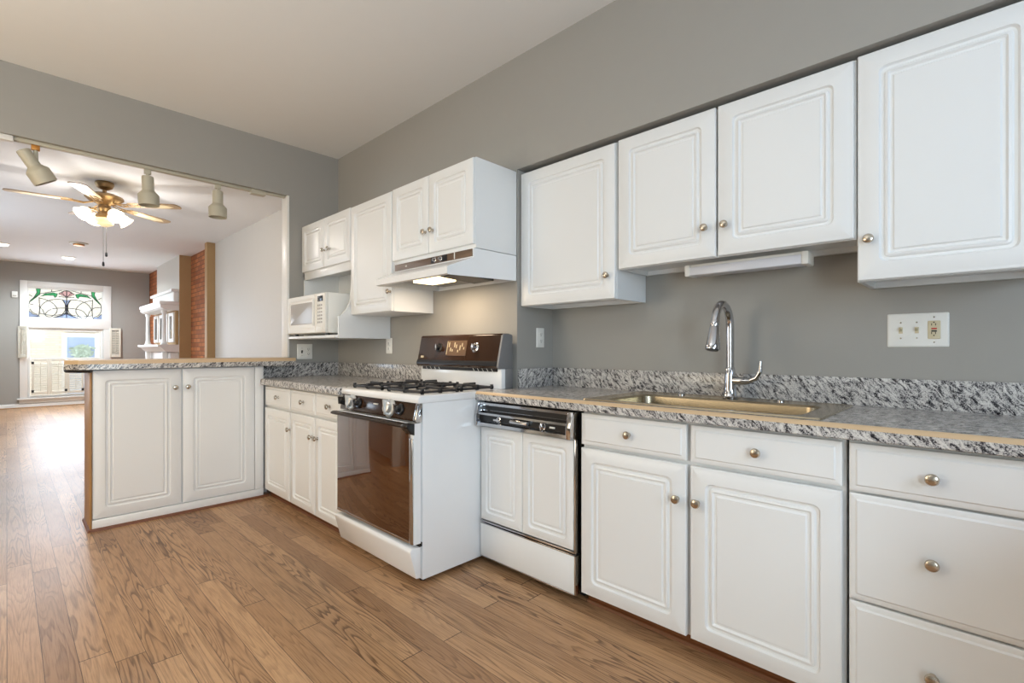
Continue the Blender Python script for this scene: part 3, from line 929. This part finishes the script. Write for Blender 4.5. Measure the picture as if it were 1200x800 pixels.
# ------------------------------------------------------------------ range
r = thing('gas_range', (1.7, 2.355, 0), 'white freestanding gas range with bronze glass oven door and black grates', 'stove')
A0, A1 = 1.972, 2.748
MB().box(1.414, 2.02, A0, A1, .022, .888, .006).build('range_body', M_enamel, r)
MB().prism([(1.385, .888), (2.03, .888), (2.03, .924), (1.402, .924), (1.390, .918), (1.384, .906)], 'y', A0 - .004, A1 + .004, .003).build('cooktop', M_enamel, r)
cpn = MB().prism([(1.392, .886), (1.41, .886), (1.41, .800), (1.374, .800), (1.374, .812)], 'y', A0 + .022, A1 - .006, .002).build('control_panel', M_brown, r)
MB().prism([(1.388, .887), (1.41, .887), (1.41, .798), (1.370, .798), (1.370, .812)], 'y', A0 - .002, A0 + .022, .003).build('end_cap', M_chrome, cpn)
MB().box(1.379, 1.386, 2.335, 2.375, .855, .861).build('brand_mark', M_plastic, cpn)
ka = Vector((-1, 0, .2)).normalized()
def rknob(y, R_, mt, skirt, z=.848):
    o = Vector((1.381, y, z))
    k = MB().lathe([(R_, 0), (R_, .004), (R_ * .9, .010), (R_ * .62, .012), (R_ * .55, .030), (R_ * .4, .033), (.001, .033)], o, ka, 24).build('burner_knob', mt, r)
    g = Vector((0, .18, 1)).normalized()
    q = ka.cross(g).normalized()
    vs = []
    for h_ in (.010, .040):
        for a_, b_ in ((-1, -1), (1, -1), (1, 1), (-1, 1)):
            vs.append(o + ka * h_ + g * a_ * R_ * .8 + q * b_ * .0055)
    MB().add(vs, [(0, 3, 2, 1), (4, 5, 6, 7), (0, 1, 5, 4), (1, 2, 6, 5), (2, 3, 7, 6), (3, 0, 4, 7)]).build('grip', skirt, k)
rknob(2.700, .026, M_black, M_black)
rknob(2.612, .046, M_knob, M_knob)
rknob(2.535, .030, M_black, M_chrome)
rknob(2.212, .048, M_knob, M_knob)
rknob(2.115, .030, M_black, M_chrome)
od = MB().prism([(1.404, .205), (1.404, .792), (1.366, .792), (1.362, .78), (1.362, .215), (1.366, .205)], 'y', A0 + .003, A1 - .003).build('oven_door', M_enamel, r)
MB().box(1.355, 1.3625, A0 + .030, A1 - .006, .222, .786, .002).build('oven_glass', M_oven, od)
MB().box(1.355, 1.364, A0 + .004, A0 + .030, .208, .72, .002).box(1.355, 1.364, A0 + .030, A1 - .004, .208, .222, .002).build('chrome_trim', M_chrome, od)
hd = MB().prism([(1.362, .790), (1.335, .792), (1.322, .786), (1.322, .776), (1.335, .770), (1.362, .764)], 'y', A0 + .016, A1 + .012, .002).build('door_handle', M_handle, od)
MB().prism([(1.366, .793), (1.330, .794), (1.319, .787), (1.319, .775), (1.345, .745), (1.366, .735)], 'y', A0 - .002, A0 + .05, .003).build('handle_end', M_black, hd)
MB().box(1.398, 1.4135, A0 + .004, A1 - .004, .188, .208).build('gap_shade_strip', M_dark, r)  # dark strip paints in the shade between oven door and broiler drawer
MB().prism([(1.404, .187), (1.352, .190), (1.342, .178), (1.344, .165), (1.378, .038), (1.404, .036)], 'y', A0 + .002, A1 - .002, .004).build('broiler_drawer', M_enamel, r)
for x, y in ((1.45, A0 + .05), (1.45, A1 - .05), (1.95, A0 + .05), (1.95, A1 - .05)):
    MB().lathe([(.016, 0), (.018, .006), (.012, .012), (.012, .03)], (x, y, 0), (0, 0, 1), 12).build('foot', M_black, r)
bg = MB().prism([(1.955, .924), (2.045, .924), (2.045, 1.04), (1.955, 1.04)], 'y', A0, A1, .006).build('backguard', M_enamel, r)
MB().prism([(1.925, 1.052), (1.935, 1.04), (2.045, 1.04), (2.045, 1.232), (2.03, 1.240), (1.978, 1.240), (1.966, 1.232)], 'y', A0 - .002, A0 + .012, .002).box(1.985, 2.046, A0 - .003, A0 + .01, .925, 1.04, .003).build('backguard_side', M_grey, bg)
MB().prism([(1.926, 1.062), (1.922, 1.052), (1.935, 1.040), (2.043, 1.04), (2.043, 1.236), (2.03, 1.243), (1.972, 1.243), (1.964, 1.234), (1.932, 1.082)], 'y', A0 + .012, A1 + .006, .002).build('console', M_brown, bg)
MB().prism([(1.930, 1.084), (1.921, 1.066), (1.921, 1.056), (1.928, 1.056)], 'y', A0 + .014, A1 + .004).build('console_lip', M_black, bg)
MB().box(1.948, 1.956, A0 + .03, A1 - .03, 1.022, 1.039).build('vent_slot', M_black, bg)
vv = MB()
for y in [A0 + .06 + .04 * i for i in range(5)] + [A1 - .22 + .045 * i for i in range(4)]:
    vv.prism([(y, 1.022), (y + .004, 1.022), (y + .018, 1.039), (y + .014, 1.039)], 'x', 1.9465, 1.9485)
vv.build('vent_fins', M_plastic, bg)
sd = Vector((-(1.234 - 1.082), 0, (1.964 - 1.932))).normalized()
def onface(y, z):
    return Vector((1.932 + (z - 1.082) / (1.234 - 1.082) * .032, y, z))
for y, mt in ((2.537, M_black), (2.185, M_chrome)):
    k = MB().lathe([(.030, -.001), (.030, .004), (.026, .006), (.018, .008), (.017, .026), (.001, .027)], onface(y, 1.162), sd, 22).build('dial', mt, bg)
    o = onface(y, 1.162) + sd * .026
    MB().box(o.x - .006, o.x + .004, y - .004, y + .004, o.z - .02, o.z + .02, .002).build('pointer', M_chrome, k)
def facebox(y0, y1, z0, z1, h0, h1):
    P = []
    for hh in (h0, h1):
        for y, z in ((y0, z0), (y1, z0), (y1, z1), (y0, z1)):
            P.append(onface(y, z) + sd * hh)
    return MB().add(P, [(0, 1, 2, 3), (7, 6, 5, 4), (0, 4, 5, 1), (1, 5, 6, 2), (2, 6, 7, 3), (3, 7, 4, 0)])
ck = facebox(2.265, 2.455, 1.112, 1.206, -.002, .003).build('clock_panel', M_clock, bg)
fig = MB()
for i in range(9):
    y = 2.285 + i * .018
    z = 1.15 + .018 * math.sin(i * 1.7)
    b0 = facebox(y, y + .008, z, z + .014 + .008 * (i % 3), .003, .004)
    fig.add(b0.v, b0.f)
b0 = facebox(2.447, 2.451, 1.118, 1.20, .003, .006)
fig.add(b0.v, b0.f)
fig.build('clock_markings', M_almond, ck)
fb = facebox(2.69, 2.72, 1.096, 1.110, .0, .002)
fb.build('emblem', M_almond, bg)
# burners + grates
def grate(x0, x1, y0, y1):
    g = MB()
    zt, zb, wd = .956, .926, .0085
    for a, b_ in (((x0, y0), (x1, y0)), ((x1, y0), (x1, y1)), ((x1, y1), (x0, y1)), ((x0, y1), (x0, y0))):
        g.box(min(a[0], b_[0]) - wd, max(a[0], b_[0]) + wd, min(a[1], b_[1]) - wd, max(a[1], b_[1]) + wd, zb + .004, zb + .016, .002)
    cx, cy = (x0 + x1) / 2, (y0 + y1) / 2
    for dx, dy in ((1, 0), (-1, 0), (0, 1), (0, -1)):
        ex, ey = (x1 if dx > 0 else x0), (y1 if dy > 0 else y0)
        if dx:
            g.box(cx + dx * .035, ex, cy - wd, cy + wd, zt - .012, zt, .002)
            g.box(ex - wd, ex + wd, cy - wd, cy + wd, zb, zt, .002)
        else:
            g.box(cx - wd, cx + wd, cy + dy * .035, ey, zt - .012, zt, .002)
            g.box(cx - wd, cx + wd, ey - wd, ey + wd, zb, zt, .002)
    for sx in (x0, x1):
        for sy in (y0, y1):
            g.box(sx - .007, sx + .007, sy - .007, sy + .007, .924, zt - .004, .002)
    return g
for x0, x1 in ((1.445, 1.67), (1.70, 1.925)):
    for y0, y1 in ((2.02, 2.325), (2.395, 2.70)):
        cx, cy = (x0 + x1) / 2, (y0 + y1) / 2
        bo = MB().lathe([(.10, .9245), (.098, .928), (.075, .929), (.06, .926), (.045, .9255), (.045, .934), (.035, .938), (.002, .939)], (cx, cy, 0), (0, 0, 1), 28).build('burner', M_grey, r)
        MB().lathe([(.036, .9385), (.036, .944), (.03, .946), (.002, .946)], (cx, cy, 0), (0, 0, 1), 24).build('burner_cap', M_iron, bo)
        grate(x0, x1, y0, y1).build('grate', M_iron, r)

# ------------------------------------------------------------------ left base run
XL = 1.40
c = thing('narrow_base_cabinet', (1.75, 3.8, 0), 'cream white base cabinet with one door and drawer in the corner beside the peninsula', 'cabinet')
MB().box(XL + .030, 2.06, 3.553, 4.165, .06, .872).build('body', M_cab, c)
MB().box(1.46, 1.475, 3.553, 4.165, 0, .06).build('toe_kick', M_toe, c)
MB().prism([(1.46, 0), (1.448, 0), (1.452, .012), (1.46, .016)], 'y', 3.553, 4.05).build('shoe_molding', M_toe, c)
d = drawer_mesh('-x', XL, 4.035, 3.558, .722, .864).build('drawer', M_cab, c)
knob(d, '-x', XL, 3.83, .789)
d = door_mesh('-x', XL, 4.035, 3.558, .064, .702).build('door', M_cab, c)
knob(d, '-x', XL, 3.615, .572)
c = thing('double_base_cabinet', (1.75, 3.15, 0), 'cream white base cabinet with two doors and two drawers left of the range', 'cabinet')
MB().box(XL + .030, 2.06, 2.765, 3.549, .06, .872).build('body', M_cab, c)
MB().box(1.46, 1.475, 2.765, 3.549, 0, .06).build('toe_kick', M_toe, c)
MB().prism([(1.46, 0), (1.448, 0), (1.452, .012), (1.46, .016)], 'y', 2.765, 3.549).build('shoe_molding', M_toe, c)
for a, b_, ky, kd in ((3.543, 3.150, 3.384, 3.245), (3.140, 2.770, 2.99, 3.165)):
    d = drawer_mesh('-x', XL, a, b_, .722, .864).build('drawer', M_cab, c)
    knob(d, '-x', XL, ky, .787)
    kdoor = door_mesh('-x', XL, a, b_, .064, .702, fr=.058).build('door', M_cab, c)
    knob(kdoor, '-x', XL, kd, .563)
ct = thing('corner_countertop', (1.72, 3.45, .88), 'short grey granite pattern countertop in the corner left of the range', 'countertop')
MB().box(1.382, 2.075, 2.756, 4.04, .878, ZT).box(1.42, 2.075, 4.04, 4.165, .878, ZT).build('slab', M_granite, ct)
MB().prism([(1.382, .878), (1.372, .878), (1.366, .884), (1.366, .912), (1.371, .921), (1.382, ZT + .0004)], 'y', 2.756, 4.03).build('front_edge', M_granite, ct)
MB().box(2.058, 2.077, 2.756, 4.165, ZT, 1.037, .002).box(1.42, 1.632, 4.148, 4.166, ZT, 1.022, .002).box(1.632, 2.058, 4.148, 4.166, ZT, 1.037, .002).build('backsplash', M_granite, ct)

# ------------------------------------------------------------------ peninsula
YP = 4.05
p = thing('peninsula_cabinet', (.87, 4.2, 0), 'white two-door peninsula cabinet with wooden end panel under the bar', 'cabinet')
MB().box(.375, 1.395, YP + .021, 4.165, .0, 1.02).box(.375, 1.415, 4.167, 4.345, 0, 1.02).build('body', M_cab, p)
MB().box(1.417, 1.645, 4.170, 4.187, 0, 1.02).build('back_panel', M_cab, p)
MB().box(.364, .374, YP - .003, 4.35, 0.0, 1.02, .001).build('end_panel', M_wood, p)
MB().box(.375, 1.395, YP - .004, YP + .02, .006, .068, .002).build('base_rail', M_cab, p)
MB().prism([(YP - .004, 0), (YP - .018, 0), (YP - .014, .013), (YP - .004, .017)], 'x', .355, 1.43).prism([(.366, 0), (.352, 0), (.356, .013), (.366, .017)], 'y', YP - .018, 4.36).build('shoe_molding', M_toe, p)
MB().box(1.335, 1.397, YP + .001, YP + .021, .07, 1.018, .002).build('filler_strip', M_cab, p)
d = door_mesh('-y', YP, .377, .853, .074, 1.016, fr=.074).build('door', M_cab, p)
knob(d, '-y', YP, .820, .886)
d = door_mesh('-y', YP, .863, 1.331, .074, 1.016, fr=.074).build('door', M_cab, p)
knob(d, '-y', YP, .896, .887)
b = thing('bar_counter', (.95, 4.25, 1.02), 'raised granite edged bar top on the peninsula with tan top edge', 'bar counter')
MB().prism([(.36, 4.005), (.305, 4.025), (.247, 4.13), (.262, 4.40), (.30, 4.46), (1.628, 4.46), (1.628, 4.005)], 'z', 1.024, 1.058).build('bar_slab', M_granite, b)
MB().prism([(.36, 4.007), (.307, 4.027), (.250, 4.13), (.265, 4.40), (.30, 4.458), (1.628, 4.458), (1.628, 4.007)], 'z', 1.058, 1.083).build('bevel_top', M_bevel, b)
MB().tube([(.368, 4.02, 1.018), (.315, 4.045, 1.018), (.262, 4.14, 1.018), (.275, 4.38, 1.018)], .014, 10).build('dark_end_bumper', M_black, b)

# ------------------------------------------------------------------ right uppers
XU = 2.10
def upper(name, lab, y0, y1, z0, z1, doors, zb=None):
    c = thing(name, (2.25, (y0 + y1) / 2, z0), lab, 'cabinet', 'white upper cabinets')
    zb = z0 + .002
    m = MB().box(XU + .021, XR - .004, y0, y0 + .016, zb, z1).box(XU + .021, XR - .004, y1 - .016, y1, zb, z1)
    m.box(XU + .021, XU + .038, y0 + .016, y1 - .016, zb, zb + .03).box(XR - .03, XR - .004, y0 + .016, y1 - .016, zb, zb + .04)
    m.box(XU + .038, XR - .03, y0 + .016, y1 - .016, zb + .022, z1 - .002)
    m.build('body', M_cab, c)
    for l_, r_, ky, kz in doors:
        d = door_mesh('-x', XU, l_, r_, z0 + .004, z1 - .006, fr=.072).build('door', M_cab, c)
        knob(d, '-x', XU, ky, kz)
    return c
upper('wall_cabinet', 'white single-door wall cabinet over the dishwasher, beside range hood step', 1.316, 1.962, 1.402, 2.186, [(1.958, 1.320, 1.377, 1.527)])
upper('wall_cabinet', 'shorter white two-door wall cabinet over the faucet', .328, 1.306, 1.544, 2.19, [(1.300, .823, .876, 1.681), (.813, .334, .791, 1.681)], 1.536)
upper('wall_cabinet', 'large white single-door wall cabinet at right above the switch plate', -.145, .325, 1.390, 2.196, [(.321, -.14, .292, 1.541)], 1.378)
u = thing('under_cabinet_light', (2.25, .75, 1.495), 'long white unlit light fixture under the short wall cabinet', 'light fixture')
MB().box(2.222, 2.31, .506, 1.004, 1.512, 1.5455, .004).build('fixture_housing', M_plastic, u)
MB().box(2.214, 2.30, .525, .99, 1.494, 1.534, .006).build('diffuser', M_diff, u)
for y in (.50, .985):
    MB().box(2.212, 2.302, y, y + .025, 1.492, 1.545, .004).build('end_cap', M_plastic, u)

# ------------------------------------------------------------------ left uppers
XV = 1.74
c = thing('hood_cabinet', (1.9, 2.37, 1.70), 'cream white two-door wall cabinet directly above the range hood', 'cabinet')
MB().box(XV + .021, XW - .003, 1.970, 2.768, 1.702, 2.192, .001).build('body', M_cab, c)
for l_, r_, ky in ((2.764, 2.376, 2.437), (2.370, 1.974, 2.364)):
    d = door_mesh('-x', XV, l_, r_, 1.722, 2.186, fr=.066).build('door', M_cab, c)
    knob(d, '-x', XV, ky, 1.862)
c = thing('tall_wall_cabinet', (1.9, 3.05, 1.40), 'tall cream white single-door wall cabinet between microwave and range hood', 'cabinet')
MB().box(XV + .021, XW - .003, 2.772, 3.318, 1.402, 2.186, .001).build('body', M_cab, c)
d = door_mesh('-x', XV, 3.314, 2.776, 1.404, 2.182, fr=.066).build('door', M_cab, c)
knob(d, '-x', XV, 2.83, 1.535)
c = thing('microwave_cabinet', (1.9, 3.75, 1.23), 'small two-door wall cabinet with open microwave nook and curved shelf bracket', 'cabinet')
m = MB().box(XV + .021, XW - .003, 3.340, 4.172, 1.80, 2.192, .001).box(XV + .021, XV + .04, 3.340, 4.172, 1.738, 1.80, .001)
m.box(XV + .021, XW - .003, 4.156, 4.172, 1.257, 1.80).box(XW - .012, XW - .003, 3.340, 4.156, 1.257, 1.80).build('body', M_cab, c)
for l_, r_, ky in ((4.160, 3.750, 3.79), (3.742, 3.328, 3.70)):
    d = door_mesh('-x', XV, l_, r_, 1.802, 2.188, fr=.062).build('door', M_cab, c)
    knob(d, '-x', XV, ky, 1.944)
MB().box(1.632, XW - .003, 3.340, 4.172, 1.236, 1.257, .002).build('shelf', M_cab, c)
cv = [(XW - .004, 1.234), (1.653, 1.234), (1.653, 1.389), (1.673, 1.399), (1.689, 1.415), (1.705, 1.434), (1.722, 1.457), (1.739, 1.495), (1.745, 1.521), (1.755, 1.60), (1.757, 1.72), (XW - .004, 1.72)]
MB().prism(cv, 'y', 3.321, 3.338).build('bracket_panel', M_cab, c)

# range hood
h = thing('range_hood', (1.85, 2.35, 1.53), 'white range hood with brown control strip and lit lens above the stove', 'range hood')
Hh = MB()
# shell: control face, sloping front flaring to a lip, open below
def hp(x, y, z):
    return (x, y, z)
yl_t, yl_b, yr = 2.735, 2.66, 1.971
prof = [(XW - .004, 1.698), (1.742, 1.698), (1.742, 1.648), (1.575, 1.583), (1.563, 1.575), (1.563, 1.540), (1.58, 1.536), (XW - .004, 1.553)]
n = len(prof)
yls = [yl_t, yl_t, yl_t, yl_b, yl_b, yl_b, yl_b, yl_t - .03]
vs = [(x, yr, z) for x, z in prof] + [(x, y, z) for (x, z), y in zip(prof, yls)]
# faces without the underside (between points 6 and 7)
fs = [tuple(range(n)), tuple(range(n, 2 * n))[::-1]] + [(i, i + n, (i + 1) % n + n, (i + 1) % n) for i in range(n) if i != 6]
bmh = bmesh.new()
bv = [bmh.verts.new(v) for v in vs]
for q in fs:
    bmh.faces.new([bv[i] for i in q])
bmesh.ops.recalc_face_normals(bmh, faces=bmh.faces[:])
bmh.verts.index_update()
Hh.add([v.co.copy() for v in bmh.verts], [[v.index for v in q.verts] for q in bmh.faces])
bmh.free()
Hh.build('hood_shell', M_enamel, h)
MB().box(1.60, 2.06, yr + .012, yl_b - .02, 1.575, 1.579).build('underside_pan', M_grey, h)
cs = MB().box(1.737, 1.7425, yr + .006, yl_t - .01, 1.653, 1.693, .001).build('control_strip', M_strip, h)
for y in (2.30, 2.245):
    MB().lathe([(.014, 0), (.014, .004), (.010, .006), (.009, .018), (.001, .019)], (1.737, y, 1.673), (-1, 0, 0), 16).build('hood_knob', M_chrome, cs)
MB().box(1.735, 1.738, 2.31, 2.34, 1.655, 1.691).box(1.735, 1.738, 2.19, 2.235, 1.655, 1.691).build('knob_plate', M_black, cs)
MB().box(1.7345, 1.7372, 2.59, 2.605, 1.668, 1.676).box(1.7345, 1.7372, 2.12, 2.126, 1.655, 1.692).build('strip_marks', M_plastic, cs)
MB().box(1.72, 1.87, 2.27, 2.50, 1.556, 1.574, .004).build('light_lens', M_lens, h)
MB().prism([(1.70, 1.575), (1.70, 1.56), (1.95, 1.545), (1.95, 1.575)], 'y', 2.03, 2.20).build('grease_filter', M_filter, h)
ld = bpy.data.lights.new('hood_lamp_light', 'AREA')
ld.shape, ld.size, ld.size_y, ld.energy, ld.color = 'RECTANGLE', .14, .24, 3.7, (1, .79, .57)
lo = bpy.data.objects.new('hood_lamp_light', ld)
col.objects.link(lo)
lo.location = (1.795, 2.385, 1.553)

# ------------------------------------------------------------------ microwave
mw = thing('microwave', (1.8, 3.76, 1.257), 'white countertop microwave on the bracketed corner shelf', 'microwave')
ML, MR, MX = 4.10, 3.425, 1.60
MB().box(MX + .022, 1.985, MR, ML, 1.274, 1.568, .006).build('case', M_plastic, mw)
MB().box(MX, MX + .0215, MR + .001, MR + .155, 1.276, 1.566, .006).build('control_panel', M_plastic, mw)
dr = MB().loops(facing('-x', MX - .001, ML - .001, 1.276), ML - MR - .158, .29, [(0, -.022, .002), (0, -.004, .003), (.004, 0, .006), (.032, 0, .018), (.040, -.004, .014), (.046, -.003, .01)]).build('door', M_plastic, mw)
MB().loops(facing('-x', MX - .0005, ML - .06, 1.345), ML - MR - .27, .165, [(0, -.004, .012), (0, -.001, .012), (.004, 0, .01)]).build('door_window', M_mwin, dr)
MB().box(MX - .018, MX - .002, MR + .165, MR + .178, 1.33, 1.53, .004).build('door_handle', M_plastic, dr)
MB().box(MX - .002, MX, MR + .035, MR + .12, 1.505, 1.545, .0005).build('display', M_screen, mw)
for rr_ in range(6):
    for cc in range(3):
        y = MR + .045 + cc * .027
        z = 1.47 - rr_ * .025
        MB().box(MX - .0022, MX - .0002, y, y + .019, z, z + .013, .0006).build('button', M_mwin, mw)
MB().box(MX - .006, MX, MR + .05, MR + .11, 1.288, 1.315, .003).build('door_button', M_plastic, mw)
for x in (1.65, 1.95):
    for y in (MR + .06, ML - .06):
        MB().lathe([(.014, 0), (.014, .018)], (x, y, 1.2575), (0, 0, 1), 12).build('foot', M_black, mw)

# ------------------------------------------------------------------ electrical plates
def duplex(parent, fnp, u, v):
    for dv in (.020, -.020):
        rc = MB().loops(lambda a, b_, d_: fnp(u - .0165 + a, v + dv - .0145 + b_, d_), .033, .029, [(0, -.002, .010), (0, .0015, .010), (.002, .0025, .009)]).build('receptacle', M_almond if parent.get('tint') else M_plastic, parent)
        s_ = MB()
        for a in (-.0075, .0055):
            q = [fnp(u + a, v + dv - .003, .0026), fnp(u + a + .002, v + dv - .003, .0026), fnp(u + a + .002, v + dv + .007, .0026), fnp(u + a, v + dv + .007, .0026)]
            q2 = [fnp(u + a, v + dv - .003, .0031), fnp(u + a + .002, v + dv - .003, .0031), fnp(u + a + .002, v + dv + .007, .0031), fnp(u + a, v + dv + .007, .0031)]
            s_.add(q + q2, [(0, 3, 2, 1), (4, 5, 6, 7), (0, 1, 5, 4), (1, 2, 6, 5), (2, 3, 7, 6), (3, 0, 4, 7)])
        s_.lathe([(.0028, .0024), (.0028, .0031)], fnp(u, v + dv - .008, 0), fnp(0, 0, 1) - fnp(0, 0, 0), 10)
        s_.build('slots', M_dark, rc)

def plate(name, lab, cat, side, plane, left, z0, w_, h_, group=None):
    fnp = facing(side, plane, left, z0)
    t = thing(name, fnp(w_ / 2, 0, 0), lab, cat, group)
    pl_ = MB().loops(fnp, w_, h_, [(0, -.0015, .004), (0, .002, .004), (.004, .005, .004), (.006, .0055, .004)]).build('cover_plate', M_plastic, t)
    return t, (lambda u, v, d: fnp(u, v, d + .0055))

def toggle(t, fnp, u, v, mt):
    o = fnp(u, v, 0)
    out = fnp(0, 0, 1) - fnp(0, 0, 0)
    up = Vector((0, 0, 1))
    MB().loops(lambda a, b_, d_: fnp(u - .006 + a, v - .012 + b_, d_), .012, .024, [(0, -.002, .001), (0, .001, .001), (.001, .0015, .001)]).build('switch_bezel', mt, t)
    MB().tube([o, o + out * .010 + up * .006, o + out * .014 + up * .010], [.0045, .004, .0035], 10).build('toggle', mt, t)
    for dv in (.03, -.03):
        MB().lathe([(.003, -.001), (.003, .0006), (.001, .001)], fnp(u, v + dv, 0), out, 10).build('screw', M_nickel, t)

OG = 'wall outlets'
t, fp = plate('outlet_plate', 'white duplex outlet on the narrow wall step right of the range', 'outlet', '-y', YS, 2.250, 1.163, .072, .12, OG)
duplex(t, fp, .036, .06)
t, fp = plate('outlet_plate', 'white duplex outlet on the wall between shelf bracket and range', 'outlet', '-x', XW, 3.385, 1.118, .082, .122, OG)
duplex(t, fp, .041, .061)
t, fp = plate('switch_outlet_plate', 'white two-gang plate with switch and outlet under the microwave shelf', 'switch plate', '-y', YF, 1.712, 1.068, .132, .13)
toggle(t, fp, .04, .064, M_screen)
duplex(t, fp, .094, .065)
t, fp = plate('switch_plate', 'white three-gang plate with two switches and outlet right of faucet', 'switch plate', '-x', XR, .272, 1.160, .182, .128)
toggle(t, fp, .042, .064, M_almond)
toggle(t, fp, .090, .064, M_almond)
g = MB().loops(lambda a, b_, d_: fp(.122 + a, .030 + b_, d_), .036, .068, [(0, -.002, .003), (0, .002, .003), (.001, .0028, .003)]).build('ground_fault_outlet', M_almond, t)
sl = MB()
for v in (.048, .080):
    for u_ in (.133, .144):
        o = fp(u_, v, .0028)
        sl.box(o.x - .0006, o.x + .0006, o.y - .001, o.y + .001, o.z, o.z + .008)
    o = fp(.1395, v - .005 if v < .06 else v + .012, .0028)
    sl.box(o.x - .0006, o.x + .0006, o.y - .0018, o.y + .0018, o.z - .002, o.z + .002)
sl.build('slots', M_dark, g)
o = fp(.140, .067, .0028)
MB().box(o.x - .0014, o.x + .001, o.y - .008, o.y + .008, o.z - .001, o.z + .004, .0005).build('reset_button', M_red, g)
MB().box(o.x - .0014, o.x + .001, o.y - .008, o.y + .008, o.z - .010, o.z - .005, .0005).build('test_button', M_black, g)
for u_ in (.140,):
    for v in (.018, .112):
        MB().lathe([(.003, -.001), (.003, .0006), (.001, .001)], fp(u_, v, 0), (-1, 0, 0), 10).build('screw', M_nickel, t)
